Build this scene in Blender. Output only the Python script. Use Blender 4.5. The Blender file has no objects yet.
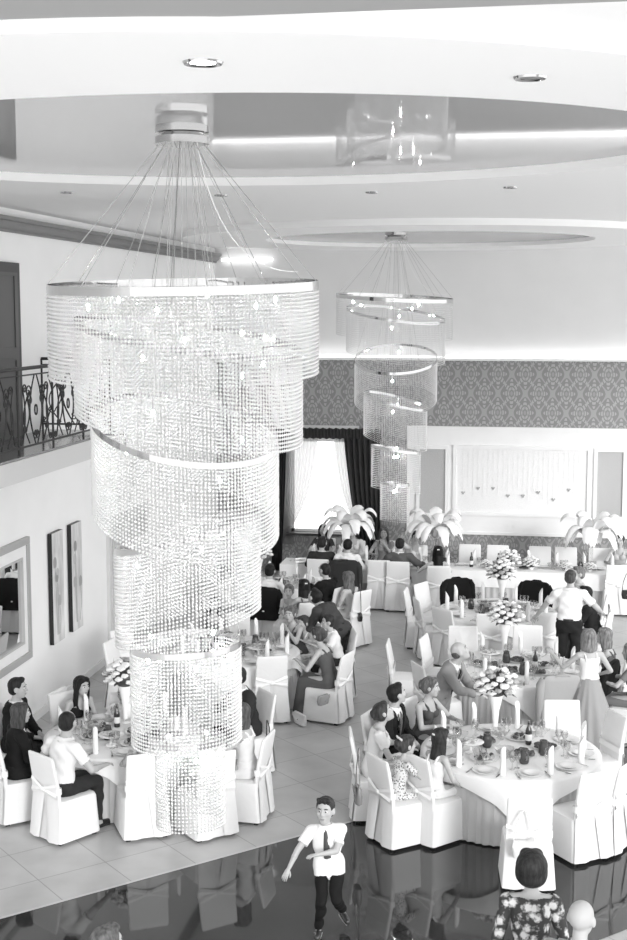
import bpy, bmesh, math, random
import numpy as np
from mathutils import Vector, Matrix
random.seed(7); np.random.seed(7)
SC = bpy.context.scene
COL = SC.collection
PI = math.pi
def rad(a): return a * PI / 180

# ---------------------------------------------------------------- camera model (for measuring the place from the photograph)
CH, CF, CPITCH, CYAW = 5.7, 1333.0, rad(6.8), rad(9.6)
_R = (math.cos(CYAW), math.sin(CYAW), 0)
_F = (-math.sin(CYAW) * math.cos(CPITCH), math.cos(CYAW) * math.cos(CPITCH), -math.sin(CPITCH))
_U = (-math.sin(CYAW) * math.sin(CPITCH), math.cos(CYAW) * math.sin(CPITCH), math.cos(CPITCH))
def ray(x, y):
    a = (x - 313.5) / CF; b = -(y - 470) / CF
    return [_F[i] + a * _R[i] + b * _U[i] for i in range(3)]
def atz(x, y, z):
    d = ray(x, y); t = (z - CH) / d[2]; return (d[0] * t, d[1] * t, z)
def atY(x, y, Y):
    d = ray(x, y); t = Y / d[1]; return (d[0] * t, Y, CH + d[2] * t)

cam = bpy.data.cameras.new('camera'); camo = bpy.data.objects.new('camera', cam); COL.objects.link(camo)
camo.location = (0, 0, CH); camo.rotation_euler = (PI / 2 - CPITCH, 0, CYAW)
cam.sensor_fit = 'VERTICAL'; cam.sensor_height = 36; cam.sensor_width = 24; cam.lens = 36 * CF / 940
cam.clip_end = 200; SC.camera = camo

# ---------------------------------------------------------------- materials (the photograph is black and white)
def lin(s): return s / 12.92 if s <= 0.04045 else ((s + 0.055) / 1.055) ** 2.4
def mat(name, g, rough=0.6, metal=0.0, spec=0.5, bump=0.0, bscale=40, var=0.0, vscale=6, trans=0.0, sub=0, emit=0.0, stretch=None):
    m = bpy.data.materials.new(name); m.use_nodes = True
    nt = m.node_tree; b = nt.nodes['Principled BSDF']
    c = (g, g, g, 1)
    b.inputs['Base Color'].default_value = c
    b.inputs['Roughness'].default_value = rough; b.inputs['Metallic'].default_value = metal
    b.inputs['Specular IOR Level'].default_value = spec
    if trans: b.inputs['Transmission Weight'].default_value = trans
    if emit:
        b.inputs['Emission Color'].default_value = (1, 1, 1, 1); b.inputs['Emission Strength'].default_value = emit
    if bump or var:
        tc = nt.nodes.new('ShaderNodeTexCoord'); mp = nt.nodes.new('ShaderNodeMapping')
        nt.links.new(tc.outputs['Object'], mp.inputs['Vector'])
        if stretch: mp.inputs['Scale'].default_value = stretch
    if bump:
        n = nt.nodes.new('ShaderNodeTexNoise'); n.inputs['Scale'].default_value = bscale; n.inputs['Detail'].default_value = 4
        nt.links.new(mp.outputs['Vector'], n.inputs['Vector'])
        bp = nt.nodes.new('ShaderNodeBump'); bp.inputs['Strength'].default_value = bump; bp.inputs['Distance'].default_value = 0.02
        nt.links.new(n.outputs['Fac'], bp.inputs['Height']); nt.links.new(bp.outputs['Normal'], b.inputs['Normal'])
    if var:
        n2 = nt.nodes.new('ShaderNodeTexNoise'); n2.inputs['Scale'].default_value = vscale; n2.inputs['Detail'].default_value = 5
        nt.links.new(mp.outputs['Vector'], n2.inputs['Vector'])
        mr = nt.nodes.new('ShaderNodeMapRange'); mr.inputs['From Min'].default_value = 0.3; mr.inputs['From Max'].default_value = 0.7
        mr.inputs['To Min'].default_value = max(0, g * (1 - var)); mr.inputs['To Max'].default_value = min(1, g * (1 + var))
        nt.links.new(n2.outputs['Fac'], mr.inputs['Value']); nt.links.new(mr.outputs['Result'], b.inputs['Base Color'])
    return m
_mc = {}
def gm(kind, g):
    """cloth / skin / hair grey of a given reflectance, made once"""
    k = (kind, round(g, 3))
    if k not in _mc:
        if kind == 'cloth': _mc[k] = mat('cloth_%d' % (g * 1000), g, 0.85, spec=0.2, bump=0.12, bscale=22)
        elif kind == 'skin': _mc[k] = mat('skin_%d' % (g * 1000), g, 0.5, spec=0.35)
        elif kind == 'hair': _mc[k] = mat('hair_%d' % (g * 1000), g * .62, 0.55, spec=0.25, bump=0.5, bscale=30, var=0.55, vscale=26, stretch=(1.6, 1.6, 0.35))
        elif kind == 'gloss': _mc[k] = mat('gloss_%d' % (g * 1000), g, 0.25, spec=0.6)
        else: _mc[k] = mat('%s_%d' % (kind, g * 1000), g, 0.6)
    return _mc[k]

M = {}
M['white_paint'] = mat('white_paint', 0.86, 0.7, spec=0.3, var=0.02, vscale=3)
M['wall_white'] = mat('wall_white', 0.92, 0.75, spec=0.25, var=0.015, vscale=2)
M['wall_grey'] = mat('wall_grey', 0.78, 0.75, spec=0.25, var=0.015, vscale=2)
M['ceiling'] = mat('ceiling_white', 0.92, 0.8, spec=0.2)
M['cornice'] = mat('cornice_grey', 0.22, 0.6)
M['linen'] = mat('white_linen', 0.88, 0.8, spec=0.2, bump=0.18, bscale=14)
M['cover'] = mat('white_slipcover', 0.83, 0.75, spec=0.25, bump=0.25, bscale=9)
M['satin'] = mat('white_satin', 0.92, 0.4, spec=0.45, bump=0.2, bscale=20)
M['skirting'] = mat('grey_skirting_cloth', 0.55, 0.7, bump=0.1)
M['black'] = mat('black_plastic', 0.012, 0.4)
M['iron'] = mat('wrought_iron', 0.012, 0.45)
M['chrome'] = mat('chrome', 0.5, 0.08, metal=1.0)
M['steel'] = mat('steel_cable', 0.45, 0.3, metal=1.0)
M['porcelain'] = mat('porcelain', 0.88, 0.15, spec=0.6)
M['food'] = mat('food_dark', 0.16, 0.6, var=0.7, vscale=30)
M['food_light'] = mat('food_light', 0.5, 0.6, var=0.5, vscale=30)
M['drink'] = mat('dark_drink', 0.055, 0.08, spec=0.6)
M['bottle'] = mat('bottle_glass', 0.03, 0.06, spec=0.7)
M['label'] = mat('paper_label', 0.75, 0.7)
M['leaf'] = mat('dark_leaf', 0.06, 0.5, var=0.5, vscale=20)
M['petal'] = mat('white_petal', 0.86, 0.6, var=0.1, vscale=30)
M['petal_grey'] = mat('grey_petal', 0.42, 0.6, var=0.3, vscale=30)
M['feather'] = mat('white_feather', 0.9, 0.85, spec=0.1, bump=0.3, bscale=60)
M['drape'] = mat('dark_drape', 0.035, 0.65, spec=0.35, bump=0.1)
M['dark_wood'] = mat('dark_wood', 0.035, 0.4, var=0.4, vscale=8)
M['bulb'] = mat('lamp_bulb', 0.9, 0.3, emit=230)
M['cove'] = mat('cove_lamp', 0.9, 0.5, emit=1.3)
M['spot_on'] = mat('downlight_lamp', 0.9, 0.3, emit=12)
M['eye'] = mat('eye_white', 0.8, 0.2); M['iris'] = mat('iris_dark', 0.02, 0.15)
M['lips'] = mat('lips', 0.28, 0.45)
M['glass'] = None

def node_mat(name):
    m = bpy.data.materials.new(name); m.use_nodes = True
    nt = m.node_tree; nt.nodes.clear()
    out = nt.nodes.new('ShaderNodeOutputMaterial')
    return m, nt, out
def N(nt, t, **kw):
    n = nt.nodes.new(t)
    for k, v in kw.items():
        if k.startswith('i_'): n.inputs[int(k[2:])].default_value = v
        else: setattr(n, k, v)
    return n
# thin glass for goblets: clear with glossy edge
m, nt, out = node_mat('goblet_glass')
tr = N(nt, 'ShaderNodeBsdfTransparent'); gl = N(nt, 'ShaderNodeBsdfGlossy'); gl.inputs['Roughness'].default_value = 0.03
lw = N(nt, 'ShaderNodeLayerWeight'); lw.inputs['Blend'].default_value = 0.35
mx = N(nt, 'ShaderNodeMixShader'); nt.links.new(lw.outputs['Facing'], mx.inputs[0]); nt.links.new(tr.outputs[0], mx.inputs[1]); nt.links.new(gl.outputs[0], mx.inputs[2])
tr.inputs[0].default_value = (0.93, 0.93, 0.93, 1)
nt.links.new(mx.outputs[0], out.inputs[0]); M['glass'] = m
# crystal beads: sparkling facets, partly clear
m, nt, out = node_mat('crystal_beads')
df = N(nt, 'ShaderNodeBsdfDiffuse'); df.inputs[0].default_value = (0.93, 0.93, 0.93, 1)
tl = N(nt, 'ShaderNodeBsdfTranslucent'); tl.inputs[0].default_value = (0.95, 0.95, 0.95, 1)
gl = N(nt, 'ShaderNodeBsdfGlossy'); gl.inputs['Roughness'].default_value = 0.12; gl.inputs[0].default_value = (1, 1, 1, 1)
a = N(nt, 'ShaderNodeMixShader'); a.inputs[0].default_value = 0.45
nt.links.new(df.outputs[0], a.inputs[1]); nt.links.new(tl.outputs[0], a.inputs[2])
b_ = N(nt, 'ShaderNodeMixShader'); b_.inputs[0].default_value = 0.3
nt.links.new(a.outputs[0], b_.inputs[1]); nt.links.new(gl.outputs[0], b_.inputs[2])
nt.links.new(b_.outputs[0], out.inputs[0]); M['bead'] = m
# sheer curtain
m, nt, out = node_mat('sheer_voile')
df = N(nt, 'ShaderNodeBsdfDiffuse'); df.inputs[0].default_value = (0.6, 0.6, 0.6, 1)
tl = N(nt, 'ShaderNodeBsdfTranslucent'); tl.inputs[0].default_value = (0.5, 0.5, 0.5, 1); tr = N(nt, 'ShaderNodeBsdfTransparent')
a = N(nt, 'ShaderNodeMixShader'); a.inputs[0].default_value = 0.5; b_ = N(nt, 'ShaderNodeMixShader'); b_.inputs[0].default_value = 0.2
nt.links.new(df.outputs[0], a.inputs[1]); nt.links.new(tl.outputs[0], a.inputs[2]); nt.links.new(a.outputs[0], b_.inputs[1]); nt.links.new(tr.outputs[0], b_.inputs[2])
nt.links.new(b_.outputs[0], out.inputs[0]); M['sheer'] = m
# mirror
m, nt, out = node_mat('mirror_glass')
gl = N(nt, 'ShaderNodeBsdfGlossy'); gl.inputs['Roughness'].default_value = 0.0; gl.inputs[0].default_value = (0.85, 0.85, 0.85, 1)
nt.links.new(gl.outputs[0], out.inputs[0]); M['mirror'] = m
# stretched mirror ceiling
m, nt, out = node_mat('mirror_stretch_ceiling')
gl = N(nt, 'ShaderNodeBsdfGlossy'); gl.inputs['Roughness'].default_value = 0.03; gl.inputs[0].default_value = (0.9, 0.9, 0.9, 1)
df = N(nt, 'ShaderNodeBsdfDiffuse'); df.inputs[0].default_value = (0.5, 0.5, 0.5, 1)
a = N(nt, 'ShaderNodeMixShader'); a.inputs[0].default_value = 0.6
nt.links.new(df.outputs[0], a.inputs[1]); nt.links.new(gl.outputs[0], a.inputs[2]); nt.links.new(a.outputs[0], out.inputs[0]); M['stretch'] = m

# tiles laid on the diagonal
def tile_mat(name, g1, g2, grout, size, rough, spec, gw=0.006, var=0.12):
    m = bpy.data.materials.new(name); m.use_nodes = True; nt = m.node_tree; b = nt.nodes['Principled BSDF']
    tc = N(nt, 'ShaderNodeTexCoord'); mp = N(nt, 'ShaderNodeMapping'); mp.inputs['Rotation'].default_value = (0, 0, rad(45)); mp.inputs['Location'].default_value = (0.1, 0.06, 0)
    br = N(nt, 'ShaderNodeTexBrick'); br.offset = 0.0; br.squash = 1.0
    br.inputs['Scale'].default_value = 1.0; br.inputs['Mortar Size'].default_value = gw; br.inputs['Mortar Smooth'].default_value = 0.1
    br.inputs['Brick Width'].default_value = size; br.inputs['Row Height'].default_value = size; br.inputs['Bias'].default_value = 0
    br.inputs['Color1'].default_value = (g1, g1, g1, 1); br.inputs['Color2'].default_value = (g2, g2, g2, 1); br.inputs['Mortar'].default_value = (grout, grout, grout, 1)
    no = N(nt, 'ShaderNodeTexNoise'); no.inputs['Scale'].default_value = 1.7; no.inputs['Detail'].default_value = 6
    mr = N(nt, 'ShaderNodeMapRange'); mr.inputs['From Min'].default_value = 0.3; mr.inputs['From Max'].default_value = 0.7; mr.inputs['To Min'].default_value = 1 - var; mr.inputs['To Max'].default_value = 1 + var
    mu = N(nt, 'ShaderNodeMix', data_type='RGBA', blend_type='MULTIPLY'); mu.inputs[0].default_value = 1
    nt.links.new(tc.outputs['Object'], mp.inputs['Vector']); nt.links.new(mp.outputs['Vector'], br.inputs['Vector']); nt.links.new(tc.outputs['Object'], no.inputs['Vector'])
    nt.links.new(no.outputs['Fac'], mr.inputs['Value']); nt.links.new(br.outputs['Color'], mu.inputs[6]); nt.links.new(mr.outputs['Result'], mu.inputs[7])
    nt.links.new(mu.outputs[2], b.inputs['Base Color']); b.inputs['Roughness'].default_value = rough; b.inputs['Specular IOR Level'].default_value = spec
    return m
M['tile'] = tile_mat('pale_floor_tile', 0.47, 0.50, 0.30, 0.75, 0.32, 0.35)
M['dark_tile'] = tile_mat('dark_polished_tile', 0.028, 0.034, 0.012, 0.75, 0.04, 0.55, var=0.35)

# damask wallpaper: half-drop lattice of leafy ogee motifs
def damask_mat(name, ga, gb, p=0.52, q=0.66):
    m = bpy.data.materials.new(name); m.use_nodes = True; nt = m.node_tree; b = nt.nodes['Principled BSDF']; L = nt.links.new
    tc = N(nt, 'ShaderNodeTexCoord'); sx = N(nt, 'ShaderNodeSeparateXYZ'); L(tc.outputs['Object'], sx.inputs[0])
    def mth(op, a, b=None, c=None):
        n = N(nt, 'ShaderNodeMath', operation=op)
        for i, v in enumerate((a, b, c)):
            if v is None: continue
            if isinstance(v, (int, float)): n.inputs[i].default_value = v
            else: L(v, n.inputs[i])
        return n.outputs[0]
    u0 = mth('DIVIDE', sx.outputs['X'], p); v0 = mth('DIVIDE', sx.outputs['Z'], q)
    def motif(du, dv):
        u = mth('SUBTRACT', mth('FRACT', mth('ADD', u0, du)), 0.5); v = mth('SUBTRACT', mth('FRACT', mth('ADD', v0, dv)), 0.5)
        th = mth('ARCTAN2', u, v)
        r = mth('SQRT', mth('ADD', mth('POWER', mth('ABSOLUTE', u), 2), mth('POWER', mth('MULTIPLY', mth('ABSOLUTE', v), 0.85), 2)))
        edge = mth('ADD', 0.25, mth('MULTIPLY', 0.075, mth('COSINE', mth('MULTIPLY', th, 8))))
        inner = mth('ADD', 0.11, mth('MULTIPLY', 0.05, mth('COSINE', mth('MULTIPLY', th, 6))))
        a = mth('LESS_THAN', r, edge); c = mth('LESS_THAN', r, inner)
        ring = mth('MULTIPLY', a, mth('GREATER_THAN', mth('SINE', mth('MULTIPLY', r, 70)), -0.4))
        return mth('SUBTRACT', ring, mth('MULTIPLY', c, 0.5))
    f = mth('MAXIMUM', motif(0, 0), motif(0.5, 0.5))
    # ogee trellis between the motifs
    w = mth('ADD', mth('COSINE', mth('MULTIPLY', u0, 2 * PI)), mth('COSINE', mth('MULTIPLY', v0, 2 * PI)))
    tr = mth('MULTIPLY', mth('LESS_THAN', mth('ABSOLUTE', w), 0.16), 0.7)
    f = mth('MAXIMUM', f, tr)
    mx = N(nt, 'ShaderNodeMix', data_type='RGBA'); L(f, mx.inputs[0]); mx.inputs[6].default_value = (ga, ga, ga, 1); mx.inputs[7].default_value = (gb, gb, gb, 1)
    L(mx.outputs[2], b.inputs['Base Color']); b.inputs['Roughness'].default_value = 0.55; b.inputs['Specular IOR Level'].default_value = 0.4
    return m
M['damask'] = damask_mat('damask_wallpaper', 0.245, 0.40, .56, .80)
M['damask_light'] = damask_mat('damask_wallpaper_pale', 0.50, 0.58)
M['glitter'] = mat('glitter_panel', 0.84, 0.45, var=0.06, vscale=90)
M['grey_panel'] = mat('grey_sparkle_panel', 0.46, 0.5, var=0.15, vscale=70)
# flowered dress cloth
m = bpy.data.materials.new('flowered_cloth'); m.use_nodes = True; nt = m.node_tree; b = nt.nodes['Principled BSDF']
tc = N(nt, 'ShaderNodeTexCoord'); vo = N(nt, 'ShaderNodeTexVoronoi'); vo.inputs['Scale'].default_value = 13; vo.inputs['Randomness'].default_value = 0.75
no = N(nt, 'ShaderNodeTexNoise'); no.inputs['Scale'].default_value = 42; no.inputs['Detail'].default_value = 3
ad = N(nt, 'ShaderNodeMath', operation='MULTIPLY_ADD'); ad.inputs[1].default_value = 0.75; nt.links.new(no.outputs['Fac'], ad.inputs[0]); nt.links.new(vo.outputs['Distance'], ad.inputs[2])
cr = N(nt, 'ShaderNodeValToRGB'); e = cr.color_ramp.elements; e[0].position = 0.66; e[0].color = (0.62, 0.62, 0.62, 1); e[1].position = 0.93; e[1].color = (0.035, 0.035, 0.035, 1)
x = cr.color_ramp.elements.new(0.78); x.color = (0.30, 0.30, 0.30, 1)
nt.links.new(tc.outputs['Object'], vo.inputs['Vector']); nt.links.new(tc.outputs['Object'], no.inputs['Vector']); nt.links.new(ad.outputs[0], cr.inputs[0]); nt.links.new(cr.outputs[0], b.inputs['Base Color']); b.inputs['Roughness'].default_value = 0.8
M['floral'] = m
m = bpy.data.materials.new('dotted_cloth'); m.use_nodes = True; nt = m.node_tree; b = nt.nodes['Principled BSDF']
tc = N(nt, 'ShaderNodeTexCoord'); vo = N(nt, 'ShaderNodeTexVoronoi'); vo.inputs['Scale'].default_value = 45
cr = N(nt, 'ShaderNodeValToRGB'); e = cr.color_ramp.elements; e[0].position = 0.3; e[0].color = (0.1, 0.1, 0.1, 1); e[1].position = 0.42; e[1].color = (0.7, 0.7, 0.7, 1)
nt.links.new(tc.outputs['Object'], vo.inputs['Vector']); nt.links.new(vo.outputs['Distance'], cr.inputs[0]); nt.links.new(cr.outputs[0], b.inputs['Base Color']); b.inputs['Roughness'].default_value = 0.8
M['dotted'] = m

# ---------------------------------------------------------------- mesh collecting
class Raw:
    def __init__(s): s.v = []; s.f = []
    def add(s, vs, fs):
        o = len(s.v); s.v.extend([tuple(map(float, q)) for q in vs]); s.f.extend([tuple(i + o for i in q) for q in fs]); return s
    def box(s, c, d, rz=0):
        vs = []
        for x in (-1, 1):
            for y in (-1, 1):
                for z in (-1, 1):
                    px, py = x * d[0] / 2, y * d[1] / 2
                    vs.append((c[0] + px * math.cos(rz) - py * math.sin(rz), c[1] + px * math.sin(rz) + py * math.cos(rz), c[2] + z * d[2] / 2))
        return s.add(vs, [(0, 1, 3, 2), (4, 6, 7, 5), (0, 4, 5, 1), (2, 3, 7, 6), (0, 2, 6, 4), (1, 5, 7, 3)])
    def loft(s, rings, closed=True, caps=True):
        n = len(rings[0]); vs = [p for r in rings for p in r]; fs = []
        for i in range(len(rings) - 1):
            for j in range(n if closed else n - 1):
                a = i * n + j; b = i * n + (j + 1) % n
                fs.append((a, b, b + n, a + n))
        if caps and closed:
            fs.append(tuple(range(n - 1, -1, -1))); fs.append(tuple((len(rings) - 1) * n + j for j in range(n)))
        return s.add(vs, fs)
    def lathe(s, prof, c=(0, 0, 0), n=20, caps=True):
        return s.loft([[(c[0] + r * math.cos(2 * PI * j / n), c[1] + r * math.sin(2 * PI * j / n), c[2] + z) for j in range(n)] for r, z in prof], True, caps)
    def tube(s, pts, r, n=8, caps=True):
        pts = [np.array(p, float) for p in pts]; rings = []
        rs = r if hasattr(r, '__len__') else [r] * len(pts)
        up = None
        for i, p in enumerate(pts):
            t = pts[min(i + 1, len(pts) - 1)] - pts[max(i - 1, 0)]; t = t / (np.linalg.norm(t) + 1e-9)
            if up is None:
                up = np.array((0, 0, 1.0)) if abs(t[2]) < 0.9 else np.array((1.0, 0, 0))
            a = np.cross(t, up); a /= np.linalg.norm(a) + 1e-9; up = np.cross(a, t)
            rings.append([tuple(p + rs[i] * (math.cos(2 * PI * j / n) * a + math.sin(2 * PI * j / n) * up)) for j in range(n)])
        return s.loft(rings, True, caps)
    def capsule(s, p0, p1, r0, r1, n=14):
        p0 = np.array(p0, float); p1 = np.array(p1, float); d = p1 - p0; L = np.linalg.norm(d); t = d / (L + 1e-9)
        pts, rr = [], []
        for k in range(5):
            a = -PI / 2 + PI / 2 * k / 4; pts.append(p0 + t * r0 * math.sin(a)); rr.append(max(r0 * math.cos(a), 1e-4))
        for k in range(5):
            a = PI / 2 * k / 4; pts.append(p1 + t * r1 * math.sin(a)); rr.append(max(r1 * math.cos(a), 1e-4))
        ref = np.array((0, 0, 1.0)) if abs(t[2]) < 0.9 else np.array((1.0, 0, 0))
        a = np.cross(t, ref); a /= np.linalg.norm(a); b = np.cross(a, t)
        return s.loft([[tuple(p + r * (math.cos(2 * PI * j / n) * a + math.sin(2 * PI * j / n) * b)) for j in range(n)] for p, r in zip(pts, rr)])
    def ell(s, c, rad3, R=None, n=16, m=10):
        R = np.eye(3) if R is None else R; c = np.array(c, float)
        rings = []
        for i in range(m + 1):
            a = -PI / 2 + PI * i / m; cr = max(math.cos(a), 1e-3)
            rings.append([tuple(c + R @ np.array((rad3[0] * cr * math.cos(2 * PI * j / n), rad3[1] * cr * math.sin(2 * PI * j / n), rad3[2] * math.sin(a)))) for j in range(n)])
        return s.loft(rings)
    def mesh(s, name, smooth=True):
        me = bpy.data.meshes.new(name); me.from_pydata(s.v, [], s.f); 
        if smooth: me.polygons.foreach_set('use_smooth', [True] * len(me.polygons))
        me.update(); return me
def link(o, parent=None):
    COL.objects.link(o)
    if parent is not None: o.parent = parent
    return o
def obj(name, raw, m, parent=None, smooth=True, bevel=0.0, sharp=40, loc=None, rz=0, fixn=True):
    me = raw.mesh(name, smooth) if isinstance(raw, Raw) else raw
    if fixn and isinstance(raw, Raw) and len(raw.f) < 60000:
        b = bmesh.new(); b.from_mesh(me); bmesh.ops.recalc_face_normals(b, faces=b.faces); b.to_mesh(me); b.free()
    if m is not None and not me.materials: me.materials.append(m)
    o = bpy.data.objects.new(name, me)
    if smooth and sharp and isinstance(raw, Raw): 
        me.set_sharp_from_angle(angle=rad(sharp))
    link(o, parent)
    if bevel:
        md = o.modifiers.new('bevel', 'BEVEL'); md.width = bevel; md.segments = 2; md.limit_method = 'ANGLE'
    if loc is not None: o.location = loc
    o.rotation_euler[2] = rz
    return o
def tag(o, label, cat, group=None):
    o['label'] = label; o['category'] = cat
    if group: o['group'] = group
    return o
def thing(name, label, cat, loc=(0, 0, 0), rz=0, group=None):
    o = bpy.data.objects.new(name, None); o.empty_display_size = 0.1; COL.objects.link(o)
    o.location = loc; o.rotation_euler[2] = rz
    return tag(o, label, cat, group)
def struct(name, raw, m, **k):
    o = obj(name, raw, m, **k); o['kind'] = 'structure'; return o
def dup(root, loc, rz=0, label=None, group=None, cat=None):
    r = root.copy(); COL.objects.link(r); r.location = loc; r.rotation_euler = (0, 0, rz)
    if label: r['label'] = label
    if group: r['group'] = group
    if cat: r['category'] = cat
    for ch in list(root.children):
        c = ch.copy(); COL.objects.link(c); c.parent = r
        for g in ch.children:
            d = g.copy(); COL.objects.link(d); d.parent = c
    return r
# ================================================================ THE ROOM
WX, BY, CZ = -6.87, 28.0, 6.92       # left wall, back wall, ceiling
RX = 7.2                              # right side of the hall, all windows
struct('floor', Raw().add([(WX - .3, 2, 0), (RX + 2, 2, 0), (RX + 2, BY + .3, 0), (WX - .3, BY + .3, 0)], [(0, 1, 2, 3)]), M['tile'], smooth=False)
# polished dark dance floor: a band between two diagonal lines  y-x = 16.24 and 11.2
struct('floor_dance', Raw().add([(WX, 16.24 + WX, .003), (WX, 11.2 + WX, .003), (2.4, 13.6, .003), (1.7, 17.94, .003)], [(0, 1, 2, 3)]), M['dark_tile'], smooth=False)
struct('floor_strip', Raw().add([(WX, 16.24 + WX, .005), (WX, 16.29 + WX, .005), (1.65, 17.94, .005), (1.7, 17.94, .005)], [(0, 1, 2, 3)]), mat('pale_strip', 0.6, 0.3), smooth=False)
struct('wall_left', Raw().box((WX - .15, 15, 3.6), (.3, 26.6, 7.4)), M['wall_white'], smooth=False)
# back wall with a window opening
wx0, wx1, wz0, wz1 = -5.25, -3.75, .94, 3.0
b = Raw()
b.box(((WX + wx0) / 2 - .15, BY + .15, 3.6), (wx0 - WX + .3, .3, 7.4)); b.box(((wx1 + RX) / 2, BY + .15, 3.6), (RX - wx1, .3, 7.4))
b.box(((wx0 + wx1) / 2, BY + .15, wz0 / 2), (wx1 - wx0, .3, wz0)); b.box(((wx0 + wx1) / 2, BY + .15, (wz1 + 7.3) / 2), (wx1 - wx0, .3, 7.3 - wz1))
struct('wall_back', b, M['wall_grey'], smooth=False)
def plate(x0, x1, z0, z1, t, m, name, y=BY): return struct(name, Raw().box(((x0 + x1) / 2, y - t / 2, (z0 + z1) / 2), (x1 - x0, t, z1 - z0)), m, smooth=False)
plate(WX, RX, 3.28, 4.70, .012, M['damask'], 'wall_back_paper')
plate(WX, wx0, .0, 3.28, .010, M['damask'], 'wall_back_paper_side'); plate(wx1, -2.72, 0, 3.28, .010, M['damask'], 'wall_back_paper_pier')
plate(wx0, wx1, 0, .94, .010, M['damask'], 'wall_back_paper_dado')
plate(-2.72, RX, 0, 1.05, .010, M['damask'], 'wall_back_paper_low')
# moulding shelf with a lamp hidden behind it: the bright line under the plain upper wall
struct('trim_1', Raw().box(((WX + RX) / 2, BY - .06, 4.70), (RX - WX, .12, .05)), M['white_paint'], smooth=False)
t = thing('cove_light', 'bright lamp line along the top of the patterned wallpaper on the back wall', 'light', (0, BY, 4.75))
obj('lamp_strip', Raw().box(((WX + RX) / 2, -.05, .0), (RX - WX, .06, .022)), M['cove'], t, smooth=False)
# white panelling
struct('wall_back_panelling', Raw().box(((-2.72 + RX) / 2, BY - .03, (1.05 + 3.28) / 2), (RX + 2.72, .06, 2.23)), M['white_paint'], smooth=False)
def niche(x0, x1, z0, z1, m, name, fr=.07):
    plate(x0, x1, z0, z1, .012, m, name, y=BY - .06)
    r = Raw(); y = BY - .085
    r.box(((x0 + x1) / 2, y, z1 + fr / 2), (x1 - x0 + 2 * fr, .05, fr)); r.box(((x0 + x1) / 2, y, z0 - fr / 2), (x1 - x0 + 2 * fr, .05, fr))
    r.box((x0 - fr / 2, y, (z0 + z1) / 2), (fr, .05, z1 - z0)); r.box((x1 + fr / 2, y, (z0 + z1) / 2), (fr, .05, z1 - z0))
    o = struct(name + '_frame', r, M['white_paint'], smooth=False)
niche(-2.45, -1.91, 1.46, 2.82, M['grey_panel'], 'wall_back_panel_left')
niche(-1.68, 1.02, 1.50, 2.84, M['glitter'], 'wall_back_panel_middle')
niche(1.22, 1.74, 1.48, 2.82, M['grey_panel'], 'wall_back_panel_right')
plate(-2.72, RX, 3.22, 3.30, .09, M['white_paint'], 'trim_2'); plate(-2.72, RX, 1.02, 1.08, .08, M['white_paint'], 'trim_3')
# strings of paper hearts inside the middle panel
t = thing('heart_garland', 'fine white strings with small grey paper hearts hanging in the white wall panel', 'garland', (-.33, BY - .1, 2.8))
r = Raw(); hr = Raw()
for i in range(24):
    x = -1.2 + i * .104; L = .75 + .4 * random.random(); r.tube([(x, 0, 0), (x, 0, -L)], .0025, 5)
    if i % 3 == 0:
        z = -L; hr.ell((x - .02, 0, z), (.018, .01, .018), n=8, m=6); hr.ell((x + .02, 0, z), (.018, .01, .018), n=8, m=6); hr.ell((x, 0, z - .025), (.018, .01, .022), n=8, m=6)
obj('string', r, M['white_paint'], t)['kind'] = 'stuff'; obj('paper_heart', hr, M['petal_grey'], t)['kind'] = 'stuff'

# ---------------------------------------------------------------- ceiling
def ring_pts(cx, cy, rx, ry, z, n=96): return [(cx + rx * math.cos(2 * PI * j / n), cy + ry * math.sin(2 * PI * j / n), z) for j in range(n)]
def annulus(cx, cy, ri, ro, z0, z1, n=96):
    """dropped plasterboard ring: inner radii ri, outer radii ro, underside z0, top z1"""
    A = [ring_pts(cx, cy, ri[0], ri[1], z1, n), ring_pts(cx, cy, ri[0], ri[1], z0, n), ring_pts(cx, cy, ro[0], ro[1], z0, n), ring_pts(cx, cy, ro[0], ro[1], z1, n)]
    return Raw().loft(A, True, False)
C1, C2 = (-2.35, 10.25), (-1.95, 23.6)
CZ = 7.03
struct('ceiling', Raw().box(((WX + RX) / 2, 15, CZ + .05), (RX - WX + .6, 27, .1)), M['ceiling'], smooth=False)
# dropped rings under the ceiling around two stretched mirror discs
struct('ceiling_ring_near', annulus(C1[0], C1[1], (3.55, 2.78), (4.45, 4.45), 6.92, CZ), M['ceiling'], sharp=30)
struct('ceiling_ring_far', annulus(C2[0], C2[1], (2.85, 2.62), (4.3, 4.15), 6.93, CZ), M['ceiling'], sharp=30)
for c, rr, nm in ((C1, (3.56, 2.79), 'near'), (C2, (2.86, 2.63), 'far')):
    struct('ceiling_mirror_' + nm, Raw().loft([ring_pts(c[0], c[1], rr[0], rr[1], z, 96) for z in (7.0, 7.02)]), M['stretch'], smooth=False)
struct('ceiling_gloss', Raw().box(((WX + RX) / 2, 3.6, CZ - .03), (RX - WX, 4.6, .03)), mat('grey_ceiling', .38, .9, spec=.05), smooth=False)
# cornice along the left wall
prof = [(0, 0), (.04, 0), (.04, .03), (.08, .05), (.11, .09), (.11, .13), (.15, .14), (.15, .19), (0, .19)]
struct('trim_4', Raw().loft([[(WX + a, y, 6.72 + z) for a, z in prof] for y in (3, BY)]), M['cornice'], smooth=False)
t = thing('ceiling_light_strip', 'short bright lamp slot high in the back corner above the big chandelier', 'light', (-6.15, BY - .08, 6.78))
obj('lamp_strip', Raw().box((0, 0, 0), (1.1, .06, .06)), M['cove'], t, smooth=False)
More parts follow.
